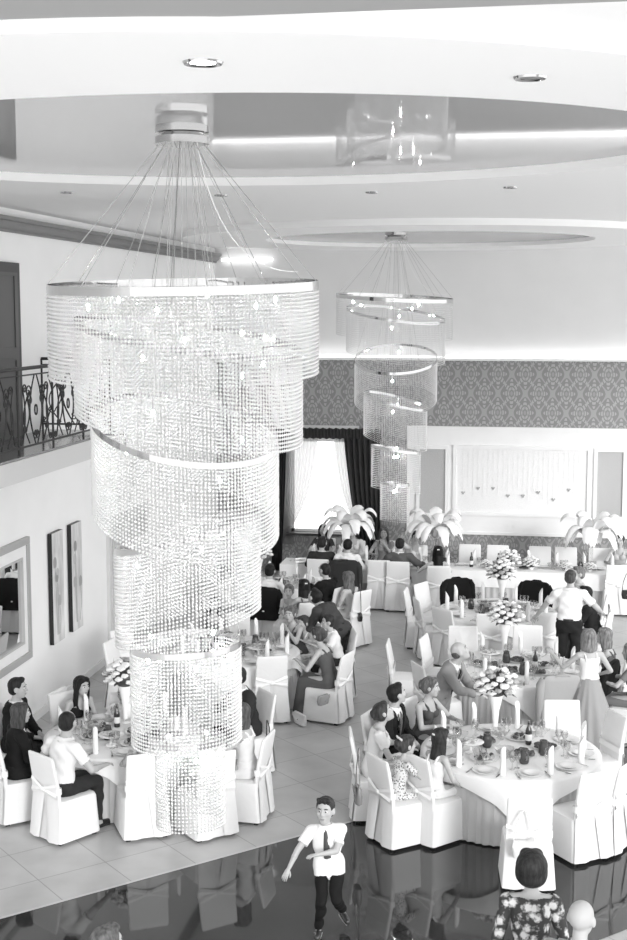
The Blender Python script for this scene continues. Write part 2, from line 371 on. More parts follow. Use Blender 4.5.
# downlights
def downlight(px, py, z, lit, label, r=.075):
    p = atz(px, py, z); t = thing('downlight', label, 'light', (p[0], p[1], z))
    obj('trim_ring', Raw().lathe([(r * .72, -.001), (r, -.004), (r * 1.12, -.012), (r * 1.2, 0)], n=24, caps=False), M['chrome'], t)
    obj('lamp_disc', Raw().lathe([(r * .75, -.004), (r * .2, -.007)], n=24), M['spot_on'] if lit else mat('lamp_off', .2, .4), t)
downlight(203, 62, 6.92, True, 'lit round downlight in the white ceiling ring above the big chandelier', .085)
downlight(530, 77, 6.92, False, 'unlit dark downlight in the near ceiling ring, towards the right', .075)
for i, (px, py, lb) in enumerate(((67, 192, 'small downlight in the ceiling ring left of the big chandelier cables'), (221, 195, 'small downlight in the ceiling ring just right of the big chandelier cables'),
                                 (372, 192, 'small downlight in the ceiling ring above the far chandelier canopy'), (510, 187, 'small downlight in the ceiling ring near its right-hand end'))):
    downlight(px, py, 6.92, False, lb, .06)
# baseboard and doors on the left wall
struct('baseboard_left', Raw().box((WX + .012, 15, .06), (.024, 26, .12)), M['white_paint'], smooth=False)
def wall_door(name, y0, y1, z0, z1, mf, mp, leaves, handle):
    d = struct(name, Raw().box((WX + .03, (y0 + y1) / 2, (z0 + z1) / 2), (.06, y1 - y0, z1 - z0)), mf, smooth=False)
    w = (y1 - y0 - .24) / leaves
    for k in range(leaves):
        ya = y0 + .12 + k * w
        lf = obj('door_leaf', Raw().box((WX + .05, ya + w / 2, (z0 + z1 - .12) / 2), (.06, w - .012, z1 - z0 - .14)), mp, d, smooth=False)
        rp = Raw()
        for (a, c) in ((.10, .46), (.52, .93)):
            za, zb = z0 + (z1 - z0) * a, z0 + (z1 - z0) * c
            for (yy, zz, dy, dz) in ((ya + w / 2, za, w - .25, .03), (ya + w / 2, zb, w - .25, .03), (ya + .13, (za + zb) / 2, .03, zb - za), (ya + w - .13, (za + zb) / 2, .03, zb - za)):
                rp.box((WX + .085, yy, zz), (.02, dy, dz))
        obj('door_moulding', rp, mp, lf, smooth=False)
        hy = ya + (w - .06 if (k == 0 and leaves == 2) else .06)
        h = Raw().tube([(WX + .08, hy, z0 + .95), (WX + .13, hy, z0 + .95), (WX + .13, hy, z0 + 1.27), (WX + .08, hy, z0 + 1.27)], .012, 8)
        obj('door_handle', h, handle, lf)
wall_door('door_1', 20.45, 22.6, 0, 2.34, mat('door_frame_grey', .66, .5), mat('door_grey', .55, .5), 2, M['steel'])
wall_door('door_2', 15.2, 16.93, 4.0, 6.33, mat('door_dark_frame', .055, .5), mat('door_dark', .10, .5), 1, M['steel'])

# ---------------------------------------------------------------- balcony with wrought-iron railing
BX, BEND = -5.8, 17.85
struct('balcony', Raw().box(((WX + BX) / 2, (3 + BEND) / 2, 3.89), (BX - WX, BEND - 3, .25)), mat('balcony_grey', .62, .5), smooth=False)
struct('balcony_deck', Raw().box(((WX + BX) / 2, (3 + BEND) / 2, 4.03), (BX - WX - .02, BEND - 3, .03)), mat('balcony_stone', .16, .12), smooth=False)
t = thing('balcony_railing', 'black wrought-iron scroll railing along the edge of the balcony', 'railing', (BX + .0 - .08, BEND - .08, 4.04))
def spiral(cx, cz, r, a0, turns, dirn, n=26):
    return [(cx + r * (1 - .82 * k / n) * math.cos(a0 + dirn * turns * 2 * PI * k / n), cz + r * (1 - .82 * k / n) * math.sin(a0 + dirn * turns * 2 * PI * k / n)) for k in range(n + 1)]
def scroll_panel(width, H=.98):
    """curves in (s, z) of one railing bay: paired C and S scrolls"""
    c = width / 2; cs = []
    def scroll(p0, p1, r, k, flip=1):
        """an S-curve from p0 to p1 that curls into a spiral at both ends"""
        (x0, z0), (x1, z1) = p0, p1; pts = []
        for t in np.linspace(0, 1, 14):
            pts.append((x0 + (x1 - x0) * t + flip * k * .07 * math.sin(PI * t), z0 + (z1 - z0) * t))
        e = []
        for i in range(20):
            a = (PI if flip * k > 0 else 0) + (-1 if flip * k > 0 else 1) * i * .42; rr = r * (1 - .042 * i)
            e.append((x1 + flip * k * r + rr * math.cos(a), z1 + rr * math.sin(a)))
        f = []
        for i in range(20):
            a = (0 if flip * k > 0 else PI) + (-1 if flip * k > 0 else 1) * i * .42; rr = r * .8 * (1 - .042 * i)
            f.append((x0 - flip * k * r * .8 + rr * math.cos(a), z0 + rr * math.sin(a)))
        return [pts, e, f]
    for k in (1, -1):
        X = lambda d: c + k * d
        cs += scroll((X(.10), .22), (X(.14), .72), .085, k)
        cs += scroll((X(.30), .30), (X(.26), .62), .07, k, -1)
        cs += scroll((X(.42), .16), (X(.40), .76), .06, k, -1)
        cs.append([(X(.03 + .17 * math.sin(PI * t)), .10 + .82 * t) for t in np.linspace(0, 1, 14)])
        cs.append([(X(.22 + .17 * math.sin(PI * t)), .12 + .60 * t) for t in np.linspace(0, 1, 12)])
        cs.append([(X(.04 * math.cos(q)), .50 + .06 * math.sin(q)) for q in np.linspace(0, 2 * PI, 14)])
    return cs
def rail_run(fn, L, parent, bays):
    """fn(s, z) -> local xyz"""
    obj('top_rail', Raw().tube([fn(0, 1.0), fn(L, 1.0)], .022, 10), M['iron'], parent)
    obj('middle_rail', Raw().tube([fn(0, .92), fn(L, .92)], .009, 8), M['iron'], parent)
    obj('bottom_rail', Raw().tube([fn(0, .09), fn(L, .09)], .013, 8), M['iron'], parent)
    w = L / bays
    for i in range(bays + 1):
        obj('post', Raw().tube([fn(i * w, -.0), fn(i * w, 1.0)], .015, 8), M['iron'], parent)
        if i < bays:
            r = Raw()
            for c in scroll_panel(w): r.tube([fn(i * w + a, z) for a, z in c], .009, 6)
            obj('scroll_panel', r, M['iron'], parent)
rail_run(lambda s, z: (0, -s, z), 9.9, t, 9)
rail_run(lambda s, z: (-s, 0, z), .98, t, 1)

# ---------------------------------------------------------------- window, sheers and drapes
wf = struct('window_1', Raw().box(((wx0 + wx1) / 2, BY + .12, wz1 - .04), (wx1 - wx0, .08, .08)).box(((wx0 + wx1) / 2, BY + .12, wz0 + .04), (wx1 - wx0, .08, .08)).box((wx0 + .04, BY + .12, (wz0 + wz1) / 2), (.08, .08, wz1 - wz0)).box((wx1 - .04, BY + .12, (wz0 + wz1) / 2), (.08, .08, wz1 - wz0)), M['white_paint'], smooth=False)
struct('window_sill', Raw().box(((wx0 + wx1) / 2, BY - .04, wz0), (wx1 - wx0 + .1, .3, .05)), M['dark_wood'], smooth=False)
def curtain(pts_fn, nx, nz):
    r = Raw(); rows = []
    for i in range(nz + 1): rows.append([pts_fn(j / nx, i / nz) for j in range(nx + 1)])
    return r.loft(rows, False, False)
cy_ = BY - .12
def sheer(side):
    def f(u, v):
        # gathered along the valance, sweeping across to a tie at the outer side
        xo = wx0 - .12 if side < 0 else wx1 + .16
        xi = wx0 + .62 if side < 0 else wx1 - .52
        tie = .86
        k = min(v / tie, 1) ** 1.7
        x_top = xo + (xi - xo) * u
        x_tie = xo + (-.02 if side > 0 else .02) + .16 * (u - .2) * (1 if side < 0 else -1)
        x = x_top * (1 - k) + x_tie * k
        if v > tie: x = x_tie + (u - .5) * .12 * (v - tie) / (1 - tie) * (1 if side < 0 else -1)
        z = 3.05 - 2.35 * v - (.25 * u * math.sin(PI * min(v / tie, 1)) * 0.5)
        return (x, cy_ + .035 * math.sin(u * 60) * (1 - .4 * k) + (.05 if side < 0 else -.0), z)
    return f
tag(obj('sheer_curtain', curtain(sheer(-1), 90, 26), M['sheer'], fixn=False), 'white sheer curtain swept to the left of the bright window', 'curtain')
tag(obj('sheer_curtain', curtain(sheer(1), 90, 26), M['sheer'], fixn=False), 'white sheer curtain swept to the right of the bright window', 'curtain')
def drape(x0, x1, xb0, xb1):
    def f(u, v):
        k = v ** 1.3
        x = (x0 + (x1 - x0) * u) * (1 - k) + (xb0 + (xb1 - xb0) * u) * k
        return (x, cy_ - .09 + .045 * math.sin(u * 2 * PI * 6.5 + 1.2 * math.sin(v * 3)), 3.08 - 2.95 * v)
    return f
tag(obj('window_drape', curtain(drape(-4.05, -3.28, -3.62, -3.24), 80, 24), M['drape'], fixn=False), 'dark pleated drape hanging right of the bright window', 'curtain')
tag(obj('window_drape', curtain(drape(-5.62, -5.28, -5.62, -5.40), 40, 24), M['drape'], fixn=False), 'dark pleated drape hanging left of the bright window', 'curtain')
def val(u, v): return (-5.65 + 2.4 * u, BY - .26 + .025 * math.sin(u * 2 * PI * 34) * (1 - .3 * v), 3.24 - .22 * v + .012 * math.sin(u * 2 * PI * 17))
tag(obj('curtain_valance', curtain(val, 240, 4), M['drape'], fixn=False), 'dark ruched valance across the top of the window', 'valance')

# ---------------------------------------------------------------- wall mirror and the two canvases
t = thing('wall_mirror', 'large mirror in a wide pale frame on the left wall', 'mirror', (WX, 15.7, .96))
y0, y1, z0, z1 = -1.3, 1.36, 0, 1.69
def frame(y0, y1, z0, z1, w, x0, x1):
    r = Raw(); r.box(((x0 + x1) / 2, (y0 + y1) / 2, z1 - w / 2), (x1 - x0, y1 - y0, w)); r.box(((x0 + x1) / 2, (y0 + y1) / 2, z0 + w / 2), (x1 - x0, y1 - y0, w))
    r.box(((x0 + x1) / 2, y0 + w / 2, (z0 + z1) / 2), (x1 - x0, w, z1 - z0 - 2 * w)); r.box(((x0 + x1) / 2, y1 - w / 2, (z0 + z1) / 2), (x1 - x0, w, z1 - z0 - 2 * w)); return r
obj('outer_frame', frame(y0, y1, z0, z1, .10, 0, .06), mat('silver_frame', .42, .35), t, smooth=False, bevel=.008)
obj('inner_frame', frame(y0 + .10, y1 - .10, .10, z1 - .10, .16, 0, .04), M['white_paint'], t, smooth=False, bevel=.006)
obj('bead_frame', frame(y0 + .25, y1 - .25, .25, z1 - .25, .03, 0, .055), mat('silver_bead', .5, .3), t, smooth=False)
obj('mirror_glass', Raw().box((.012, .03, z1 / 2), (.014, y1 - y0 - .52, z1 - .52)), M['mirror'], t, smooth=False)
def canvas(yc, seed, label):
    t = thing('canvas_painting', label, 'painting', (WX + .012, yc, .93)); rnd = random.Random(seed)
    obj('stretcher', Raw().box((.03, 0, .81), (.06, .44, 1.62)), M['black'], t, smooth=False)
    cm = mat('painted_canvas', .66, .6, var=.28, vscale=2.2, stretch=(1, 2.5, .9))
    obj('canvas_face', Raw().box((.062, 0, .81), (.006, .435, 1.615)), cm, t, smooth=False)
    for k in range(4):
        yy = (rnd.random() - .5) * .26; zz = .5 + rnd.random() * .75; r = Raw()
        for a in range(5):
            an = PI / 2 + (a - 2) * .35; r.ell((.066, yy + .05 * math.cos(an), zz + .07 * math.sin(an)), (.003, .035, .075), n=10, m=6)
        obj('painted_flower', r, gm('cloth', (.30, .5, .42, .36)[k]), t)
        obj('painted_stem', Raw().tube([(.066, yy, zz), (.066, yy + .03, zz * .6), (.066, yy * .6, .12)], .006, 5), gm('cloth', .4), t)
canvas(18.06, 3, 'tall pale flower canvas with black edges, the one next to the mirror')
canvas(18.86, 8, 'tall pale flower canvas with black edges, the one nearer the grey door')

# ---------------------------------------------------------------- chandeliers
OV = np.array([(1, 0, 0), (-1, 0, 0), (0, 1, 0), (0, -1, 0), (0, 0, 1.25), (0, 0, -1.25)], float)
OF = np.array([(0, 2, 4), (2, 1, 4), (1, 3, 4), (3, 0, 4), (2, 0, 5), (1, 2, 5), (3, 1, 5), (0, 3, 5)])
def beads_mesh(P, r):
    P = np.array(P); k = len(P); ang = np.random.rand(k) * 6.28
    c, s_ = np.cos(ang)[:, None], np.sin(ang)[:, None]
    V = np.stack([OV[None, :, 0] * c - OV[None, :, 1] * s_, OV[None, :, 0] * s_ + OV[None, :, 1] * c, np.repeat(OV[None, :, 2], k, 0)], 2) * r + P[:, None, :]
    V = V.reshape(-1, 3); F = (OF[None] + (np.arange(k) * 6)[:, None, None]).reshape(-1, 3)
    me = bpy.data.meshes.new('bead_curtain'); nv, nf = len(V), len(F)
    me.vertices.add(nv); me.vertices.foreach_set('co', V.ravel()); me.loops.add(nf * 3); me.loops.foreach_set('vertex_index', F.ravel().astype(np.int32))
    me.polygons.add(nf); me.polygons.foreach_set('loop_start', np.arange(0, nf * 3, 3, dtype=np.int32)); me.polygons.foreach_set('loop_total', np.full(nf, 3, dtype=np.int32))
    me.update(calc_edges=True); return me
def chandelier(label, Y, axis_px, canopy_y, tiers, pitch, br, power):
    zc = 7.0
    ax = atY(axis_px, 400, Y)[0]
    t = thing('crystal_chandelier', label, 'chandelier', (ax, Y, zc), 0)
    obj('canopy', Raw().lathe([(.02, 0), (.185, -.0), (.19, -.05), (.16, -.055), (.15, -.075), (.19, -.08), (.19, -.13), (.02, -.135)], n=36), M['chrome'], t)
    mpp = Y / CF * 1.0
    prev = None
    for i, (cx, rp, yl, yr, fr, ln) in enumerate(tiers):
        x0, _, zl = atY(cx - rp, yl, Y); x1, _, zr = atY(cx + rp, yr, Y)
        zm = atY(cx, (yl + yr) / 2, Y)[2]; zb = atY(cx, (yl + yr) / 2 + ln, Y)[2]
        R = (x1 - x0) / 2; cxw = (x0 + x1) / 2 - ax; L = zm - zb
        drop = zm - atY(cx, (yl + yr) / 2 + fr, Y - R)[2]   # how far the near side hangs lower
        top = lambda a: (cxw + R * math.cos(a), R * math.sin(a), zm - zc + (zr - zl) / 2 * math.cos(a) + drop * math.sin(a))
        n = 90; h = .06 if i == 0 else .045
        rings = []
        for j in range(n):
            a = 2 * PI * j / n; x, y, z = top(a); c, s_ = math.cos(a), math.sin(a)
            rings.append([(x, y, z), (x + .006 * c, y + .006 * s_, z), (x + .006 * c, y + .006 * s_, z - h), (x, y, z - h)])
        rings.append(rings[0])
        ring = obj('tier_ring', Raw().loft([list(q) for q in rings], True, False), M['chrome'], t, smooth=False)
        ns = int(2 * PI * R / pitch); P = []
        for j in range(ns):
            a = 2 * PI * j / ns; x, y, z = top(a); k = int(L / pitch)
            off = random.random() * .002
            for q in range(k): P.append((x, y, z - h - pitch * (q + .5) - off))
        me = beads_mesh(P, br); me.materials.append(M['bead'])
        bo = obj('bead_curtain', me, None, t, smooth=False); bo['kind'] = 'stuff'
        # lamp holders and bulbs inside the tier
        nb = max(3, int(R * 7)) if Y < 15 else max(2, int(R * 3.5))
        for j in range(nb):
            a = 2 * PI * (j + .5) / nb; x, y, z = top(a)
            xi, yi = cxw + (x - cxw) * .72, y * .72
            bu = obj('bulb', Raw().ell((xi, yi, z - .15), (.011, .011, .022), n=8, m=6), M['bulb'], t)
            obj('lamp_holder', Raw().tube([(cxw + (x - cxw) * .97, y * .97, z - .02), (xi, yi, z - .03), (xi, yi, z - .13)], .007, 6), M['chrome'], bu)
        # cables to the canopy
        nc = 9 if i == 0 else 3
        for j in range(nc):
            a = 2 * PI * (j + .3 * i) / nc; x, y, z = top(a)
            obj('cable', Raw().tube([(.15 * math.cos(a) * (1 if i == 0 else .6), .15 * math.sin(a) * (1 if i == 0 else .6), -.12), (x, y, z)], .0028 if i == 0 else .0022, 5), M['steel'], t)
    # a loose power cord sagging to the top ring
    x, y, z = cxw, 0, 0
    obj('power_cord', Raw().tube([(.12 + .74 * k / 16 * (.45 + .55 * k / 16), -.06 - .1 * k / 16, -.1 - .93 * (1 - (1 - k / 16) ** 2.0)) for k in range(17)], .0035, 6), M['white_paint'], t)
    return t
chandelier('huge near chandelier of clear crystal strings in six spiral tiers', 9.35, 185, 125,
           [(186, 130, 283, 281, 5, 88), (190, 110, 315, 352, 10, 88), (186, 90, 405, 445, 32, 92), (188, 70, 545, 512, 14, 92), (186, 53, 641, 641, 14, 95), (190, 33, 737, 737, 9, 83)], .0275, .0118, 10)
chandelier('smaller-looking far chandelier of crystal strings hanging before the back wall', 22.4, 395, 235,
           [(395, 58, 293, 299, 2, 39), (396, 49, 306, 320, 6, 41), (396, 41, 357, 358, 15, 42), (395.5, 31.5, 391, 408, 4, 42), (396, 24.5, 444, 452, 1, 40), (395, 14.5, 481, 484, 1, 37)], .031, .0088, 9)
# ================================================================ CHAIRS
def make_chair():
    t = thing('banquet_chair', 'x', 'chair')
    def rr(hx, y0, y1, z, k=.04, n=6):
        """rounded rectangle ring"""
        pts = []
        for (cx, cy, a0) in ((hx - k, y1 - k, 0), (-hx + k, y1 - k, 90), (-hx + k, y0 + k, 180), (hx - k, y0 + k, 270)):
            for i in range(n): a = rad(a0 + 90 * i / (n - 1)); pts.append((cx + k * math.cos(a), cy + k * math.sin(a), z))
        return pts
    def wavy(ring, amp, f):
        out = []
        for i, (x, y, z) in enumerate(ring):
            w = amp * math.sin(f * math.atan2(y, x) * 1.0); d = math.hypot(x, y) + 1e-6; out.append((x + x / d * w, y + y / d * w, z))
        return out
    b = Raw()
    b.loft([wavy(rr(.245, -.275, .275, .035), .007, 14), wavy(rr(.238, -.262, .268, .16), .005, 14), rr(.228, -.245, .255, .34), rr(.222, -.235, .25, .445), rr(.215, -.23, .24, .475, .05), rr(.19, -.20, .21, .485, .05)])
    rings = []
    for z, hw, yc, th in ((.40, .205, -.215, .05), (.55, .205, -.225, .05), (.70, .205, -.245, .046), (.85, .203, -.272, .042), (.95, .200, -.292, .036), (.978, .196, -.297, .026), (.985, .18, -.298, .01)):
        rings.append(rr(hw, yc - th / 2, yc + th / 2, z, min(.018, th / 2.2), 4))
    b.loft(rings)
    obj('slipcover', b, M['cover'], t, sharp=50)
    # box pleat at the back: two flaps that part towards the floor
    for k in (-1, 1):
        f = [[(k * (.012 + .055 * v), -.243 - .045 * v - .004, .56 - .52 * v), (k * (.075 + .05 * v), -.262 - .05 * v, .56 - .52 * v), (k * (.205 + .03 * v), -.246 - .038 * v, .56 - .52 * v)] for v in np.linspace(0, 1, 6)]
        obj('back_pleat', Raw().loft(f, False, False), M['cover'], t)
    # sash: a band round the waist of the backrest, crossing at the back, with a knot
    s_ = Raw()
    s_.loft([rr(.214, -.262, -.195, z, .02, 4) for z in (.565, .60, .635)], True, False)
    for k in (-1, 1):
        s_.loft([[(k * x, y, z + w / 2), (k * x, y - .012, z), (k * x, y, z - w / 2)] for x, y, z, w in ((.205, -.262, .66, .07), (.12, -.272, .635, .06), (.0, -.285, .595, .045), (-.12, -.272, .565, .06), (-.205, -.262, .545, .07))], False, False)
    s_.ell((0, -.288, .595), (.035, .016, .028))
    obj('sash', s_, M['satin'], t)
    for x in (-.185, .185):
        for y in (-.215, .215): obj('leg', Raw().box((x, y, .022), (.045, .045, .044)), M['black'], t, smooth=False)
    for c in t.children: c.scale = (1.09, 1.03, 1.0)
    return t
_ch = [make_chair(), 0]
def chair(x, y, h, label, group=None):
    """h: heading in degrees, 0 looks away down the hall, 90 to the right"""
    if _ch[1] == 0: o = _ch[0]; o.location = (x, y, 0); o.rotation_euler[2] = -rad(h); o['label'] = label
    else: o = dup(_ch[0], (x, y, 0), -rad(h), label)
    if group: o['group'] = group
    elif 'group' in o and _ch[1]: del o['group']
    _ch[1] += 1
    o['group'] = group or 'white covered banquet chairs'
    return o
def head_to(x, y, tx, ty): return math.degrees(math.atan2(tx - x, ty - y))
def chair_back(bx, by, tx, ty, label, h=None):
    """chair given by the floor point under the middle of its back"""
    h = head_to(bx, by, tx, ty) if h is None else h
    return chair(bx + .25 * math.sin(rad(h)), by + .25 * math.cos(rad(h)), h, label)

# ================================================================ TABLES AND WHAT STANDS ON THEM
TZ = .762
def make_plate():
    t = thing('dinner_plate', 'x', 'plate'); 
    obj('large_plate', Raw().lathe([(.0, .0), (.08, 0), (.14, .014), (.145, .017), (.138, .018), (.085, .006), (0, .005)], n=28), M['porcelain'], t)
    obj('small_plate', Raw().lathe([(.0, .008), (.06, .008), (.095, .022), (.098, .025), (.092, .026), (.06, .013), (0, .012)], n=28), M['porcelain'], t)
    return t
def make_napkin():
    r = Raw(); n = 10
    rings = []
    for k, z in enumerate(np.linspace(0, 1, 8)):
        ring = []
        for j in range(n):
            a = 2 * PI * j / n; rr_ = .036 * (1 - .12 * z); top = .27 + .055 * math.cos(a)
            ring.append((rr_ * math.cos(a), rr_ * math.sin(a) * .9, top * z))
        rings.append(ring)
    r.loft(rings)
    return obj('folded_napkin', r, M['linen'])
def make_goblet():
    return obj('goblet', Raw().lathe([(.032, 0), (.03, .004), (.006, .008), (.005, .075), (.02, .09), (.036, .12), (.038, .15), (.033, .185), (.031, .185), (.036, .15), (.034, .122), (.018, .094), (.0, .088)], n=14, caps=False), M['glass'])
def make_jug():
    t = thing('juice_jug', 'x', 'jug')
    obj('body', Raw().lathe([(.044, 0), (.055, .02), (.057, .07), (.048, .12), (.04, .145), (.044, .165), (.04, .165), (.0, .14)], n=20), M['drink'], t)
    obj('handle', Raw().tube([(.044, 0, .145), (.078, 0, .14), (.088, 0, .10), (.08, 0, .06), (.054, 0, .045)], .008, 8), M['glass'], t)
    return t
def make_bottle():
    t = thing('bottle', 'x', 'bottle')
    obj('body', Raw().lathe([(.034, 0), (.037, .01), (.037, .16), (.03, .19), (.014, .22), (.013, .275), (.0, .276)], n=16), M['bottle'], t)
    obj('paper_label', Raw().lathe([(.0378, .05), (.0378, .125)], n=16, caps=False), M['label'], t)
    obj('cap', Raw().lathe([(.0155, .262), (.0155, .288), (0, .289)], n=12), M['chrome'], t)
    return t
def food_blobs(seed, R, n, z0, spread=.9):
    r = Raw(); rn = random.Random(seed)
    for i in range(n):
        a = rn.random() * 6.28; d = R * spread * math.sqrt(rn.random()); s = .014 + .014 * rn.random()
        r.ell((d * math.cos(a), d * math.sin(a) * .8, z0 + s * .5), (s * 1.3, s, s * .8), n=8, m=5)
    return r
def make_platter(kind):
    t = thing('food_platter', 'x', 'platter')
    obj('dish', Raw().lathe([(.0, 0), (.10, 0), (.165, .016), (.17, .02), (.16, .021), (.10, .008), (0, .007)], n=26), M['porcelain'], t)
    f = obj('food', food_blobs(kind, .12, 40, .012), M['food'] if kind % 2 else M['food_light'], t); f['kind'] = 'stuff'
    g = obj('garnish', food_blobs(kind + 50, .12, 14, .025), M['leaf'], t); g['kind'] = 'stuff'
    return t
def make_bowl():
    t = thing('glass_bowl', 'x', 'bowl')
    obj('bowl_body', Raw().lathe([(.05, 0), (.05, .01), (.02, .03), (.08, .06), (.115, .11), (.118, .112), (.11, .11), (.075, .066), (0, .045)], n=24), M['glass'], t)
    f = obj('salad', food_blobs(9, .085, 34, .06), M['food_light'], t); f['kind'] = 'stuff'
    return t
def make_cake_stand():
    t = thing('cake_stand', 'x', 'stand')
    obj('stand', Raw().lathe([(.07, 0), (.065, .012), (.015, .025), (.015, .10), (.13, .112), (.15, .125), (.145, .128), (0, .118)], n=26), M['porcelain'], t)
    f = obj('cakes', food_blobs(13, .11, 36, .125), M['food_light'], t); f['kind'] = 'stuff'
    return t
def make_flowers(seed, small=False):
    t = thing('flower_arrangement', 'x', 'flowers'); rn = random.Random(seed)
    H = .46
    if not small:
        obj('vase', Raw().lathe([(.06, 0), (.062, .012), (.03, .03), (.03, .12), (.045, .28), (.085, H), (.08, H), (.04, .28), (0, .26)], n=20), M['satin'], t)
        cz, R = H + .13, .215
    else:
        obj('vase', Raw().lathe([(.05, 0), (.07, .05), (.08, .10), (.07, .10), (0, .06)], n=18), M['satin'], t); cz, R = .19, .19
    lv = Raw()
    for i in range(60):
        a = rn.random() * 6.28; b = rn.uniform(-.6, 1.3); d = np.array((math.cos(a) * math.cos(b), math.sin(a) * math.cos(b), math.sin(b) * .75))
        p = np.array((0, 0, cz)) + d * R * rn.uniform(.7, 1.22); s = rn.uniform(.03, .055)
        side = np.cross(d, (0, 0, 1.0)); side /= np.linalg.norm(side) + 1e-6
        lv.add([p - d * s, p + side * s * .45 + (0, 0, .006), p + d * s * 1.3, p - side * s * .45], [(0, 1, 2, 3)])
    lv.ell((0, 0, cz - .02), (R * .7, R * .7, R * .6))
    f = obj('leaves', lv, M['leaf'], t, smooth=False, fixn=False); f['kind'] = 'stuff'
    for i in range(44):
        a = i * 2.39996; b = math.asin(-.45 + 1.42 * (i + .5) / 44)
        p = np.array((math.cos(a) * math.cos(b), math.sin(a) * math.cos(b), math.sin(b) * .8)) * R * rn.uniform(.88, 1.12) + (0, 0, cz)
        r = Raw(); s = rn.uniform(.036, .055)
        for k in range(5):
            an = 2 * PI * k / 5 + a; r.ell((p[0] + s * .5 * math.cos(an), p[1] + s * .5 * math.sin(an), p[2] + s * .2 * (k % 2)), (s * .65, s * .65, s * .5), n=8, m=5)
        r.ell(p + np.array((0, 0, s * .3)), (s * .5, s * .5, s * .45), n=8, m=5)
        obj('blossom', r, M['petal'] if rn.random() < .85 else M['petal_grey'], t)
    return t
def make_feathers():
    t = thing('feather_centrepiece', 'x', 'centrepiece'); rn = random.Random(4)
    obj('vase', Raw().lathe([(.09, 0), (.085, .012), (.02, .03), (.022, .35), (.035, .56), (.03, .56), (0, .4)], n=18), M['glass'], t)
    for i in range(18):
        a = 2 * PI * i / 18 * 1.0 + .3 * rn.random(); up = .55 if i % 3 == 0 else rn.uniform(.05, .35); L = rn.uniform(.62, .76)
        d = np.array((math.cos(a), math.sin(a), 0)); sd = np.array((-math.sin(a), math.cos(a), 0)); rings = []
        for k in range(13):
            u = k / 12; r_ = L * u * (1 - .18 * u); z = .54 + up * 1.1 * u + .34 * math.sin(min(u, 1) * 2.2) * (1 - .45 * u) - .34 * u ** 3
            w = .006 + .115 * math.sin(PI * min(.10 + u * .86, 1)) ** .7
            c = d * r_ + (0, 0, z); n_ = np.array((0, 0, 1.0)); j = .012 * (k % 2)
            rings.append([tuple(c + sd * (w + j) - n_ * .045 * (u + .2)), tuple(c + sd * w * .5 + n_ * .004), tuple(c + n_ * .012), tuple(c - sd * w * .5 + n_ * .004), tuple(c - sd * (w + j) - n_ * .045 * (u + .2)), tuple(c - n_ * .012)])
        obj('feather', Raw().loft(rings), M['feather'], t)
    return t
P = {}
def proto(k, fn):
    if k not in P: P[k] = [fn(), 0]
    return P[k]
def put(k, fn, loc, rz, label, cat, group):
    p = proto(k, fn)
    if p[1] == 0:
        o = p[0]; o.location = loc; o.rotation_euler[2] = rz; tag(o, label, cat, group)
    else: o = dup(p[0], loc, rz, label, group, cat)
    p[1] += 1; return o

